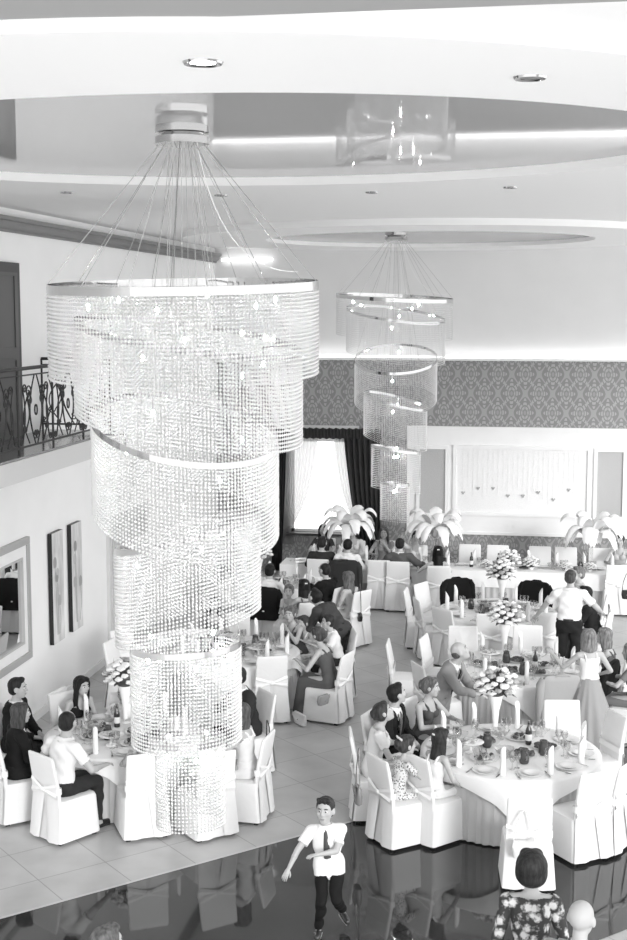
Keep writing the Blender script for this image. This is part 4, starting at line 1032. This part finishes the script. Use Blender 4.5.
def make_hair(root, hair, hv, Hd, hs, nb, sp, vox):
    st, g = hair[0], hair[1]; r = Raw(); k_ = hs
    A = lambda x, y, z: np.array((x, y, z)) * k_
    def E(c, q): r.ell(hv(*c), A(*q), Hd, 18, 12)
    if st in ('short', 'boy', 'crop', 'balding'):
        if st == 'balding': 
            E((0, -.052, -.002), (.083, .062, .062))
        else:
            E((0, -.022, .036), (.088, .097, .090)) if st != 'crop' else E((0, -.022, .032), (.085, .094, .086)); E((0, -.045, -.01), (.083, .068, .075))
            if st != 'crop': E((0, .035, .098), (.058, .045, .030))
            if st == 'boy':
                for a in range(12): E((-.055 + .01 * a, .055 + .012 * math.sin(a * 2), .098 + .012 * math.sin(a * 3.1)), (.014, .02, .022))
    else:
        E((0, -.024, .036), (.093, .101, .092)); E((0, -.05, -.01), (.090, .068, .08))
        E((-.030, .03, .078), (.050, .05, .038)); E((.030, .03, .078), (.050, .05, .038))
        if st in ('updo', 'flowers'):
            E((0, -.105, .02), (.058, .05, .058)); 
            for a in range(7): an = a * 2 * PI / 7; E((.038 * math.cos(an), -.125, .02 + .038 * math.sin(an)), (.024, .022, .024))
            for k in (-1, 1): E((k * .070, -.02, -.005), (.018, .05, .05))
        if st == 'round':
            E((0, -.03, .02), (.108, .112, .105)); E((0, -.045, -.05), (.102, .085, .075))
            for k in (-1, 1): E((k * .085, -.005, -.03), (.024, .055, .07))
        if st == 'tail':
            E((0, -.105, .05), (.03, .03, .03)); r.tube([hv(0, -.11, .05), hv(0, -.15, .01), hv(0, -.155, -.08), hv(0, -.14, -.18)], [.022 * k_, .034 * k_, .03 * k_, .008 * k_], 10)
        if st in ('long', 'bob', 'half'):
            dn = {'long': .40, 'half': .42, 'bob': .20}[st]
            n_ = 9
            for i in range(n_):
                u = -1 + 2 * i / (n_ - 1); x = .078 * u; y = -.075 + .06 * u * u
                p0 = hv(x * .95, y, -.01); L_ = dn * (1 - .06 * abs(u)) * k_
                p1 = p0 + np.array((0, -.015, -L_ * .35)) + (p0 - hv(0, -.02, 0)) * .10; p2 = p0 + np.array((0, -.05 if st != 'bob' else -.01, -L_ * .7)) + (p0 - hv(0, -.02, 0)) * .14; p3 = p0 + np.array((0, -.065 if st != 'bob' else .0, -L_)) + (p0 - hv(0, -.02, 0)) * .05
                r.tube([p0 + np.array((0, 0, .05 * k_)), p0, p1, p2, p3], [.022 * k_, .03 * k_, .030 * k_, .027 * k_, .010 * k_], 9)
            if st in ('long', 'bob'):
                for k in (-1, 1): r.tube([hv(k * .05, .045, .085), hv(k * .078, .03, .03), hv(k * .083, .015, -.05), hv(k * .085, .01, -.12), hv(k * .08, .0, -dn * .55 - .08)], [.016 * k_, .022 * k_, .02 * k_, .02 * k_, .008 * k_], 9)
    me = remesh(r, .0085 if st in ('boy',) else .0105, 8 if st == 'round' else 2)
    o = from_me('hair', me, gm('hair', g), root)
    if st in ('flowers', 'half'):
        for i in range(7 if st == 'flowers' else 2):
            a = -1.0 + 2.0 * i / 6 if st == 'flowers' else -.2 + .4 * i; f_ = Raw()
            p = hv(.08 * math.sin(a), -.085 - .02 * math.cos(a), .085 + .01 * math.cos(a)) if st == 'flowers' else hv(.02 * (i - .5), -.115, .062)
            for q in range(5): f_.ell(p + .008 * np.array((math.cos(q * 1.257), 0, math.sin(q * 1.257))), (.007, .006, .007), n=7, m=5)
            obj('hair_flower', f_, M['petal'], o)
    return o
# ================================================================ PUTTING IT ALL IN PLACE
TA, TB, TC, TD, TE, TF = (-4.75, 14.62), (-4.30, 18.58), (-4.75, 23.15), (-.62, 21.9), (-.28, 18.35), (-.24, 14.78)
WA, WB, WC = 'by the wall mirror', 'behind the big chandelier', 'below the curtained window'
WD, WE, WF = 'nearest the long head table', 'beside the standing blonde woman', 'at the dance floor'
round_table(*TA, .90, WA, .3, 9, 10, (-4.85, 15.05), seed=1, skip=())
round_table(*TB, .93, WB, .5, 9, 25, None, seed=2)
round_table(*TC, .93, WC, .2, 9, 5, (-4.98, 23.45), seed=3)
round_table(*TD, .98, WD, .1, 9, 15, (-.55, 22.3), seed=4)
round_table(*TE, .98, WE, .4, 9, 30, (-.42, 19.05), seed=5)
round_table(*TF, 1.0, WF, .62, 10, 0, (-.43, 15.38), seed=6)

def chair_top(px, py, h, label, target=None):
    x, y, _ = atz(px, py, .985)
    if target: h = head_to(x, y, *target)
    return chair(x + .297 * math.sin(rad(h)), y + .297 * math.cos(rad(h)), h, label)
PEOPLE = []
def seated(label, px, py, h, clabel, target=None, s=1.0, sex='m', lean=10, hs=None, age='a', seat=.485, neck_fwd=.03, **k):
    hs_ = hs or ({'a': 1.06, 'k': .97}[age] if sex == 'm' else {'a': 1.01, 'k': .95}[age])
    l = rad(lean); n_ = .048 * s + .112 * hs_
    zh = seat + .09 * s + .5 * s * math.cos(l) + n_ * (.6 * math.cos(l) + .4); fw = .5 * s * math.sin(l) + n_ * .6 * math.sin(l) + neck_fwd * s
    x, y, _ = atz(px, py, zh)
    if target:
        h = head_to(x, y, *target) + (h or 0)
    x -= fw * math.sin(rad(h)); y -= fw * math.cos(rad(h))
    if k.pop('dbg', 0): print(label, x, y)
    PEOPLE.append((label, x, y, h, target and math.hypot(x - target[0], y - target[1])))
    p = person(label, (x, y), h, s=s, sex=sex, lean=lean, hs=hs, age=age, seat=seat, neck_fwd=neck_fwd, **k)
    if clabel: chair(x + .055 * math.sin(rad(h)), y + .055 * math.cos(rad(h)), h, clabel)
    return p, x, y, h
W = 'white covered chair '
# ---------------------------------------------------------------- table by the mirror
seated('man in a black suit behind the woman with ombre hair', 18, 688, 0, W + 'under the man in a black suit at the left wall', TA, lean=4, top=('suit', .015), tie=.02, hair=('short', .025), arms='lap', hyaw=-12)
seated('woman with long dark-to-blonde hair in a black jacket, seen from behind', 21, 713, 0, W + 'under the woman in a black jacket with ombre hair', TA, s=.95, sex='f', lean=6, top=('suit', .012), hair=('bob', .09), arms='lap', bottom=('trousers', .015), hyaw=8)
seated('broad man in a white shirt seated near the mirror, back to us', 68, 722, 22, W + 'under the broad man in a white shirt, back towards us', TA, s=1.03, lean=8, top=('shirt', .88, 'short'), hair=('crop', .03), arms=[(-.30, .30, .80), (.26, .40, .76)], hyaw=-22, face=False)
seated('long-haired woman in a black sleeveless top near the canvases', 82, 686, 0, W + 'behind the woman in a black sleeveless top', TA, s=.90, sex='f', lean=16, top=('dress', .015, 'none'), hair=('long', .02), arms='lap', hyaw=-5)
seated('small boy in a white shirt facing us beside white flowers', 124, 693, 0, W + 'under the small boy facing us at the mirror table', (-4.7, 14.0), s=.72, age='k', lean=4, top=('shirt', .86, 'short'), hair=('crop', .10), seat=.50, hyaw=20)
seated('small child with light brown hair seen from behind above a chair', 141, 742, 0, W + 'with the small light-haired child, back towards us', TA, s=.64, age='k', lean=6, top=('shirt', .6, 'short'), hair=('crop', .14), seat=.50, face=False)
seated('woman in a white sleeveless dress on the chair with a small black handbag', 240, 713, -84, W + 'with the small black handbag hung from its back', None, s=.95, sex='f', lean=6, top=('dress', .80, 'none'), hair=('bob', .12), arms='table')
seated('man in a dark suit half hidden behind the bottom tier of the big chandelier', 237, 677, 0, W + 'under the man in a dark suit behind the chandelier bottom', TA, lean=14, top=('suit', .03), hair=('short', .04))
chair_back(-3.36, 13.55, 0, 0, W + 'with nobody on it, behind the very bottom of the big chandelier', h=-42)
chair_top(57, 690, 100, W + 'with nobody on it, against the left wall below the canvases')
# ---------------------------------------------------------------- table behind the chandelier's lower tiers
seated('smiling fair woman with pinned-up hair in a grey sleeveless dress, facing us', 290, 614, 0, W + 'under the smiling woman in grey facing us', TB, s=.93, sex='f', lean=16, top=('dress', .10, 'none'), hair=('updo', .22), arms=[(-.10, .30, .95), (.16, .34, .86)], hyaw=-30)
seated('girl in a white dress with flowers in her pinned-up hair, between two seated guests', 303, 623, -12, None, TB, s=.68, sex='f', age='k', lean=12, top=('dress', .80, 'none'), hair=('flowers', .10), arms='table', face=False)
seated('woman in a plain grey dress with a pinned-up plait, seen from behind', 317, 635, -6, W + 'under the woman in a plain grey dress, with a grey clutch', TB, s=.98, sex='f', lean=20, top=('dress', .115, 'none'), hair=('updo', .11), arms=[(-.18, .42, .82), (.15, .40, .82)], extra='long', face=False, shoes=.7)
seated('boy in a white shirt with short hair, seated beside the bending man', 328, 622, 5, W + 'under the boy in a white shirt beside the bending man', TB, s=.86, age='k', lean=14, top=('shirt', .87, 'short'), hair=('short', .05), face=True)
seated('woman in grey half hidden behind the fourth tier of the big chandelier', 214, 604, 0, W + 'under the woman in grey behind the chandelier', TB, s=.95, sex='f', lean=8, top=('dress', .25, 'short'), hair=('long', .06), arms='lap')
chair_top(272, 656, 0, W + 'with a crossed sash, just right of the big chandelier', (-4.1, 18.9))
chair_top(236, 613, 0, W + 'with nobody on it, facing us beside the big chandelier', TB)
chair_top(110, 640, 95, W + 'seen side-on, left of the big chandelier near the grey door'); chair_top(121, 629, 120, W + 'seen three-quarters, left of the chandelier near the grey door')
# bending man
person('man in a dark grey suit bending forward over the seated boy', (-2.86, 19.55), -68, s=1.02, sit=False, lean=50, pelvis=.90, top=('suit', .06), bottom=('trousers', .03), tie=None, hair=('short', .025), arms=[(-.05, .62, .92), (.32, .56, .98)], hpitch=-22, hyaw=10,
       legs=[((-.10, .05, .49), (-.13, -.10, .085)), ((.10, .06, .49), (.12, .04, .085))])
# ---------------------------------------------------------------- table below the window
p, x, y, h = seated('man in white seated before a black jacket on his chair', 270, 571, 2, W + 'under the man in white by the white flowers', None, lean=22, top=('shirt', .86, 'long'), hair=('short', .02), face=False)
coat_on_chair(x + .055 * math.sin(rad(h)), y + .055 * math.cos(rad(h)), h, .012, 'black jacket hung on the chair of the man in white by the white flowers')
seated('woman with long dark wavy hair seen from behind, beside the man in black', 304, 586, 0, W + 'under the woman with long dark wavy hair', TC, s=.93, sex='f', lean=12, top=('dress', .16, 'none'), hair=('half', .02), face=False)
seated('man in a black suit turned to the left with his hand at his face', 324, 570, 0, W + 'under the man in a black suit turned to the left', TC, lean=12, top=('suit', .012), hair=('crop', .03), arms=[(-.10, .34, .98), (.1, .42, .82)])
seated('woman with long fair hair behind the man in black', 348, 578, 6, W + 'under the fair long-haired woman, beside the hanging black handbag', TC, s=.88, sex='f', lean=8, top=('dress', .55, 'short'), hair=('long', .20), arms='lap')
seated('small fair child facing us between the two long-haired women', 289, 591, 180, W + 'under the small fair child between the long-haired women', None, s=.66, sex='f', age='k', lean=6, top=('dress', .7, 'short'), hair=('updo', .25), arms='lap')
# ---------------------------------------------------------------- the long head table
HX0, HX1, HY0, HY1 = -4.95, 1.55, 25.35, 26.05
t = thing('head_table', 'long head table with a grey pleated skirt across the end of the hall', 'table', ((HX0 + HX1) / 2, (HY0 + HY1) / 2, 0))
w2, d2 = (HX1 - HX0) / 2, (HY1 - HY0) / 2
obj('tabletop', Raw().box((0, 0, .735), (2 * w2, 2 * d2, .03)), M['white_paint'], t, smooth=False)
def per(u):  # perimeter
    L = 2 * w2 + 2 * d2
    q = u * 2 * L
    if q < 2 * w2: return (-w2 + q, -d2)
    q -= 2 * w2
    if q < 2 * d2: return (w2, -d2 + q)
    q -= 2 * d2
    if q < 2 * w2: return (w2 - q, d2)
    return (-w2, d2 - (q - 2 * w2))
sk = [[(lambda p, k: (p[0] * (1 - .004) + .0, p[1] * .97 + k, .73 - .71 * v))(per(j / 700), .016 * math.sin(j * PI / 3) * (.4 + .6 * v)) for j in range(700)] for v in np.linspace(0, 1, 4)]
obj('skirt', Raw().loft(sk, True, False), M['skirting'], t, fixn=False)
rows = []
for y, z in ((d2 + .012, .45), (d2 + .012, .753), (d2, .758), (0, .758), (-d2, .758), (-d2 - .012, .753), (-d2 - .016, .62), (-d2 - .02, .50), (-d2 - .024, .44)):
    rows.append([(-w2 - .01 + (2 * w2 + .02) * i / 160, y - (.012 * math.sin(i * .8) * max(0, (.7 - z) * 3) if y < 0 else 0), z) for i in range(161)])
cl = obj('tablecloth', Raw().loft(rows, False, False), M['linen'], None, fixn=False, loc=((HX0 + HX1) / 2, (HY0 + HY1) / 2, 0)); tag(cl, 'long white tablecloth over the head table', 'tablecloth', 'white tablecloths')
WH = 'on the long head table'
rn = random.Random(11)
for i in range(12):
    x = HX0 + .35 + i * .53
    put('plate', make_plate, (x, HY1 - .2, TZ), 0, 'white stacked dinner plates ' + WH, 'plate', 'plates ' + WH)
    put('napkin', make_napkin, (x + .23, HY1 - .16, TZ), rn.random() * 3, 'tall folded white napkin standing ' + WH, 'napkin', 'standing napkins ' + WH)
    for k in (0, 1): put('goblet', make_goblet, (x - .12 - .08 * k, HY1 - .36, TZ), 0, 'clear stemmed glass ' + WH, 'glass', 'stemmed glasses ' + WH)
    if i < 6:
        put('plate', make_plate, (x + .05, HY0 + .19, TZ), 0, 'white stacked dinner plates ' + WH, 'plate', 'plates ' + WH)
        put('napkin', make_napkin, (x + .28, HY0 + .13, TZ), rn.random() * 3, 'tall folded white napkin standing ' + WH, 'napkin', 'standing napkins ' + WH)
for i, kind in enumerate(('bottle', 'jug', 'platter1', 'bottle', 'platter2', 'jug', 'bottle', 'bottle', 'platter3', 'bowl', 'jug')):
    x = HX0 + .6 + i * .52; y = (HY0 + HY1) / 2 - .05 + .1 * rn.random()
    if kind == 'bottle': put('bottle', make_bottle, (x, y, TZ), 0, 'dark bottle with a pale label ' + WH, 'bottle', 'bottles ' + WH)
    elif kind == 'jug': put('jug', make_jug, (x, y, TZ), 0, 'jug of dark drink ' + WH, 'jug', 'jugs of dark drink ' + WH)
    elif kind == 'bowl': put('bowl', make_bowl, (x, y, TZ), 0, 'clear footed bowl of salad ' + WH, 'bowl', 'glass bowls ' + WH)
    else: put(kind, lambda k=int(kind[-1]): make_platter(k), (x, y, TZ), 0, 'white round platter of %s food with garnish ' % ('dark' if int(kind[-1]) % 2 else 'pale') + WH, 'platter', '%s food platters ' % ('dark' if int(kind[-1]) % 2 else 'pale') + WH)
for i, (px, lb) in enumerate(((510, 'large low bunch of white flowers on the head table behind the tall flared vase'), (531, 'smaller low bunch of white flowers on the head table, right of the large bunch'), (487, 'spray of white flowers on the head table left of the large bunch'), (566, 'spray of white flowers on the head table between the bottles and the plumes'), (590, 'spray of white flowers on the head table below the right-hand plumes'))):
    p = atY(px, 565, 25.6); o = put('lowflowers', lambda: make_flowers(21, True), (p[0], 25.58, TZ), i, lb, 'flowers', None); o.scale = (1, 1, 1) if i == 0 else (.75, .75, .7) if i == 1 else (.6, .6, .45)
for i, (px, lb) in enumerate(((350, 'white ostrich-plume centrepiece in front of the window'), (436, 'white ostrich-plume centrepiece left of the white wall panel'), (592, 'white ostrich-plume centrepiece below the right wall panel'))):
    p = atY(px, 540, 25.75); put('feathers', make_feathers, (p[0], 25.78, TZ), i * .4, lb, 'centrepiece', 'plume centrepieces')
# chairs against the back wall
for px, lb in ((470, 'first at the back wall, beside the dark-haired woman'), (498, 'at the back wall, left of the large flowers'), (540, 'at the back wall, just right of the large flowers'), (566, 'at the back wall, just left of the right-hand plumes'), (600, 'at the back wall, just right of the right-hand plumes')):
    x, y, _ = atY(px, 545, 26.92); chair(x, 26.62, 180, W + lb)
# guests along the head table
p, x, y, h = seated('man in a dark suit, back to us, leftmost at the head table', 322, 543, 4, W + 'under the man in a dark suit at the head table', (-4.25, 40), lean=8, top=('suit', .035), hair=('short', .03), face=False)
p, x, y, h = seated('man in a white shirt, back to us, below the window plumes', 348, 545, 2, W + 'under a dark jacket at the head table below the plumes', (-3.6, 40), lean=10, top=('shirt', .86, 'long'), hair=('crop', .02), face=False)
coat_on_chair(x + .055 * math.sin(rad(h)), y + .055 * math.cos(rad(h)), h, .035, 'dark grey jacket hung on a chair at the head table')
seated('broad man in a grey suit, back to us, at the head table', 400, 544, 0, W + 'under the man in a grey suit at the head table', (-2.5, 40), lean=6, s=1.04, top=('suit', .10), hair=('crop', .03), arms=[(-.25, .32, .82), (.42, .30, .85)], face=False)
seated('woman with long straight black hair at the head table, seen from behind', 438, 552, -8, W + 'under the woman with long straight black hair', (-1.8, 40), s=.93, sex='f', lean=4, top=('dress', .03, 'none'), hair=('half', .008), arms=[(-.36, .30, .84), (.14, .40, .81)], face=False)
chair_top(379, 560, 0, W + 'with nobody on it, middle of the head table front row')
chair_top(618, 565, -4, W + 'with a dark handbag, right end of the head table')
seated('dark-haired woman facing us at the head table in front of the window', 323, 530, 180, W + 'under the dark-haired woman in front of the window', None, s=.95, sex='f', lean=4, top=('dress', .05, 'short'), hair=('long', .015))
seated('guest in cream facing us, head hidden by the plumes in front of the window', 353, 531, 180, W + 'under the guest in cream behind the plumes', None, s=1.0, sex='f', lean=4, top=('dress', .75, 'long'), hair=('updo', .1))
seated('woman with long fair hair resting her chin on her hand, facing us', 384, 533, 180, W + 'under the fair woman with her chin on her hand', None, s=.95, sex='f', lean=8, top=('dress', .30, 'short'), hair=('long', .16), arms=[(-.03, .24, .98), (.18, .40, .81)])
seated('woman in white raising one hand beside the man in a grey suit', 416, 537, 178, W + 'under the woman in white raising one hand', None, s=.95, sex='f', lean=4, top=('dress', .75, 'long'), hair=('updo', .03), arms=[(.02, .40, .81), (.22, .28, 1.28)])
seated('woman with dark pinned-up hair at the far right end of the head table', 620, 541, 190, W + 'under the woman at the far right end of the head table', None, s=.95, sex='f', lean=4, top=('dress', .5, 'none'), hair=('updo', .06))
# ---------------------------------------------------------------- table nearest the head table
def far_coat(px, py, g, lb, clb, T):
    o = chair_top(px, py, 0, clb, T); coat_on_chair(o.location.x, o.location.y, -math.degrees(o.rotation_euler[2]), g, lb)
far_coat(457, 580, .010, 'black jacket hung on the chair left of the tall flared vase', W + 'under the black jacket, left of the tall flared vase', TD)
far_coat(536, 583, .010, 'black jacket hung on the chair right of the tall flared vase', W + 'under the black jacket, right of the tall flared vase', TD)
chair_top(406, 589, 92, W + 'seen side-on, leftmost of the three beyond the lone aisle chair')
chair_top(421, 583, 118, W + 'farthest of the three beyond the lone aisle chair')
chair_top(417, 599, 70, W + 'seen from behind, nearest of the three beyond the lone aisle chair')
chair_top(442, 608, 38, W + 'with a dark strap over its back')
chair_top(490, 614, 4, W + 'with a crossed sash, beside the middle table flowers')
chair_top(546, 613, -22, W + 'that the standing man in white rests his hand on')
person('man in a white short-sleeved shirt standing with his back to us', (.52, 20.2), 8, s=1.06, sit=False, lean=8, top=('shirt', .87, 'short'), bottom=('trousers', .02), hair=('crop', .10), arms=[(-.54, .28, 1.0), (.44, .36, 1.12)], face=False, hyaw=12, hpitch=-5)
seated('grey-haired guest half hidden behind the standing man in white', 578, 574, -10, None, TD, s=1.0, lean=-2, top=('shirt', .5, 'short'), hair=('short', .25), seat=.60, arms='lap')
seated('dark-haired man in black seated right of the standing man in white', 585, 594, 0, W + 'under the dark-haired man in black right of the standing man', (-.5, 21.6), lean=14, top=('suit', .02), hair=('short', .02), face=True)
chair_top(606, 597, -85, W + 'with a dark bag behind it, right of the standing man')
# ---------------------------------------------------------------- table in the middle
chair_top(388, 641, 88, W + 'seen side-on, standing alone in the aisle')
chair_top(424, 636, 100, W + 'seen from its edge, left of the light-suited man')
chair_top(418, 664, 62, W + 'seen from behind, just left of the woman with grey hair')
chair_top(463, 626, 175, W + 'facing us behind the head of the light-suited man')
chair_top(528, 625, 182, W + 'facing us behind the tall flared vase of the middle table')
o = chair_top(562, 677, -18, W + 'under the pale grey jacket, in front of the middle table')
coat_on_chair(o.location.x, o.location.y, 18 * 0 - 18, .40, 'pale grey jacket hung on the chair in front of the middle table')
person('man in a light grey suit leaning forward, standing by the woman with grey hair', (-1.16, 16.42), 108, s=.97, sit=False, lean=24, pelvis=.88, top=('suit', .30), bottom=('trousers', .28), tie=.02, hair=('balding', .16), arms=[(-.06, .50, .98), (.06, .52, .98)], hpitch=-30, hyaw=-25)
person('blonde woman standing in a white top and long grey skirt', (.72, 17.25), -18, s=.93, sex='f', sit=False, lean=3, top=('dress', .85, 'none', .34), hair=('bob', .34), arms=[(-.40, .30, 1.22), (.24, .22, .95)], elbow=[(-.3, -.1, -1), (.6, -.5, -.5)], extra='long', face=False, hyaw=8)
seated('guest with fair hair in a grey dress half hidden behind the standing blonde woman', 604, 636, -78, W + 'under the guest half hidden by the standing blonde woman', None, s=.95, sex='f', lean=8, top=('dress', .14, 'none'), hair=('bob', .30), face=False)
o = chair_top(612, 664, -70, W + 'under the black jacket beside the long grey skirt'); coat_on_chair(o.location.x, o.location.y, -70, .012, 'black jacket hung on the chair beside the long grey skirt', long=True)
seated('woman with fair curls in grey at the right edge of the picture', 630, 652, -75, W + 'under the woman with fair curls at the right edge', None, s=.95, sex='f', lean=6, top=('dress', .2, 'short'), hair=('bob', .28), face=False)
# ---------------------------------------------------------------- table at the dance floor
seated('man in a dark suit and striped tie beside the woman in white', 397, 694, 0, W + 'under the man in a dark suit and tie', TF, lean=8, top=('suit', .018), tie=.12, hair=('short', .02), arms='lap', hyaw=-45, hpitch=-14)
seated('woman with grey pinned-up hair in a dark sleeveless dress, seen from behind', 431, 687, -10, W + 'under the woman with grey pinned-up hair', TF, s=.96, sex='f', lean=10, top=('dress', .09, 'none'), hair=('updo', .20), arms='table', hyaw=-25)
seated('woman in a white dress with brown pinned-up hair looking down', 384, 712, 0, W + 'with a grey shoulder bag hung at its side', TF, s=.97, sex='f', lean=10, top=('dress', .78, 'short'), hair=('updo', .07), arms=[(-.1, .40, .82), (.16, .38, .80)], hpitch=-28)
seated('little girl in a patterned dress with a flower in her bun, seen from behind', 407, 745, 0, W + 'under the little girl in a patterned dress', TF, s=.74, sex='f', age='k', lean=14, top=('dress', 'dotted', 'short'), hair=('flowers', .07), face=False, hyaw=10)
seated('girl with long brown hair in a white dress, seen from behind', 441, 738, 0, W + 'under the girl with long brown hair', TF, s=.82, sex='f', age='k', lean=10, top=('dress', .80, 'none'), hair=('half', .045), arms=[(-.12, .36, .82), (.22, .22, .60)], face=False)
chair_top(530, 797, -4, W + 'with a white purse on its back')
chair_top(597, 772, -36, W + 'with a crossed sash, right of the white purse')
chair_top(562, 700, 172, W + 'facing us, in front of the pale grey jacket')
chair_top(617, 713, -118, W + 'turned towards the left, right of the table at the dance floor')
chair_top(628, 762, -62, W + 'cut by the right edge of the picture')
# ---------------------------------------------------------------- on the dance floor and in the foreground
bx, by, _ = atz(322, 934, .0)
person('boy in a white shirt, tie and dark trousers dancing alone', (bx + .07, by - .02), 176, s=.74, age='k', sit=False, lean=-3, tilt=5, pelvis=.68, voxel=.008, top=('shirt', .88, 'short'), bottom=('trousers', .012), tie=.09, hair=('boy', .045), extra='untucked', hs=1.0,
       arms=[(.08, .23, .87), (.36, .22, .70)], elbow=[(-.6, .2, -.8), (.9, -.1, -.3)], hyaw=10, hpitch=-6, shoes=.04,
       legs=[((-.07, .11, .40), (-.11, -.20, .16), (-.45, .8, -.4)), ((.06, .14, .37), (.10, .0, .07))])
fx, fy, _ = atz(532, 868, 1.68)
person('woman with short dark hair in a flowered dress, seen from behind in the foreground', (fx, fy), -3, s=1.04, sex='f', sit=False, lean=4, top=('dress', 'floral', 'long'), hair=('round', .035), arms='down', extra='knee', face=False, voxel=.0095, hs=1.1)
fx, fy, _ = atz(578, 911, 1.64)
person('bald man in a grey shirt seen from behind in the foreground', (fx, fy - .03), 22, s=.98, sit=False, lean=4, top=('shirt', .35, 'short'), bottom=('trousers', .05), hair=('bald', 0), arms='down', face=False, voxel=.0095, hs=1.1)
fx, fy, _ = atz(101, 943, 1.62)
person('fair-haired man of whom only the top of the head shows at the bottom left', (fx, fy), 40, s=1.0, sit=False, lean=2, top=('shirt', .5, 'short'), bottom=('trousers', .04), hair=('short', .16), arms='down')
# ---------------------------------------------------------------- bags
def bag_at(px, py, z, h, w, hh, g, label, **k):
    p = atz(px, py, z); return handbag((p[0], p[1], z), h, w, hh, g, label, **k)
def bag_atY(px, py, Y, h, w, hh, g, label, **k): return handbag(atY(px, py, Y), h, w, hh, g, label, **k)
bag_atY(268, 735, 14.42, -84, .14, .15, .015, 'small black handbag hung from the back of the white chair near the aisle', strap=.17)
bag_at(358, 786, .66, 70, .20, .20, .22, 'grey shoulder bag hung by its long strap beside the woman in white', strap=.42)
bag_at(384, 786, .64, 40, .15, .17, .72, 'small white bag hung behind the little girl in a patterned dress', strap=.12)
bag_at(524, 841, .56, -4, .24, .18, .80, 'white purse with a clasp hung on the back of the front chair', strap=.30)
bag_at(323, 695, .50, -60, .22, .14, .35, 'grey clutch held at the chair back of the woman in a plain grey dress', strap=0)
bag_at(359, 612, .62, 60, .22, .16, .012, 'black handbag hanging behind the fair long-haired woman', strap=.5)
bag_at(609, 616, .62, -80, .26, .28, .06, 'dark bag hung behind the side-on chair right of the standing man', strap=.2)
bag_atY(627, 590, 24.32, -5, .20, .17, .02, 'small dark handbag hung on the chair at the right end of the head table', strap=.3)
# white bag on the floor by the grey dress
p = atz(300, 725, .0); tt = handbag((p[0], p[1], .17), 50, .32, .165, .75, 'white soft bag lying on the floor by the hem of the plain grey dress', strap=0, mname='cloth')

for q in PEOPLE: print('PERSON', q)
# ================================================================ LIGHT
wd = bpy.data.worlds.new('world'); SC.world = wd; wd.use_nodes = True
bg = wd.node_tree.nodes['Background']; bg.inputs[0].default_value = (1, 1, 1, 1); bg.inputs[1].default_value = 1.2
sd = bpy.data.lights.new('sun', 'SUN'); sd.energy = 1.15; sd.angle = rad(14); so = bpy.data.objects.new('sun', sd); COL.objects.link(so)
so.rotation_euler = Vector((-.52, .82, -.25)).to_track_quat('-Z', 'Y').to_euler()
for nm, loc, sx, pw in (('cove_lamp', (.2, BY - .10, 4.82), 13.5, 4),):
    ld = bpy.data.lights.new(nm, 'AREA'); ld.shape = 'RECTANGLE'; ld.size = sx; ld.size_y = .08; ld.energy = pw; lo = bpy.data.objects.new(nm, ld); COL.objects.link(lo); lo.location = loc; lo.rotation_euler = (PI, 0, 0)
# bright window pane
pane = obj('pane', Raw().box(((wx0 + wx1) / 2, BY + .16, (wz0 + wz1) / 2), (wx1 - wx0, .01, wz1 - wz0)), mat('daylit_pane', .9, .3, emit=1.2), wf, smooth=False)
SC.view_settings.view_transform = 'Standard'; SC.view_settings.look = 'None'; SC.view_settings.gamma = 1.0; SC.view_settings.exposure = 0.78
SC.cycles.use_denoising = True; SC.cycles.max_bounces = 8; SC.cycles.diffuse_bounces = 4; SC.cycles.transparent_max_bounces = 24; SC.cycles.sample_clamp_indirect = 4
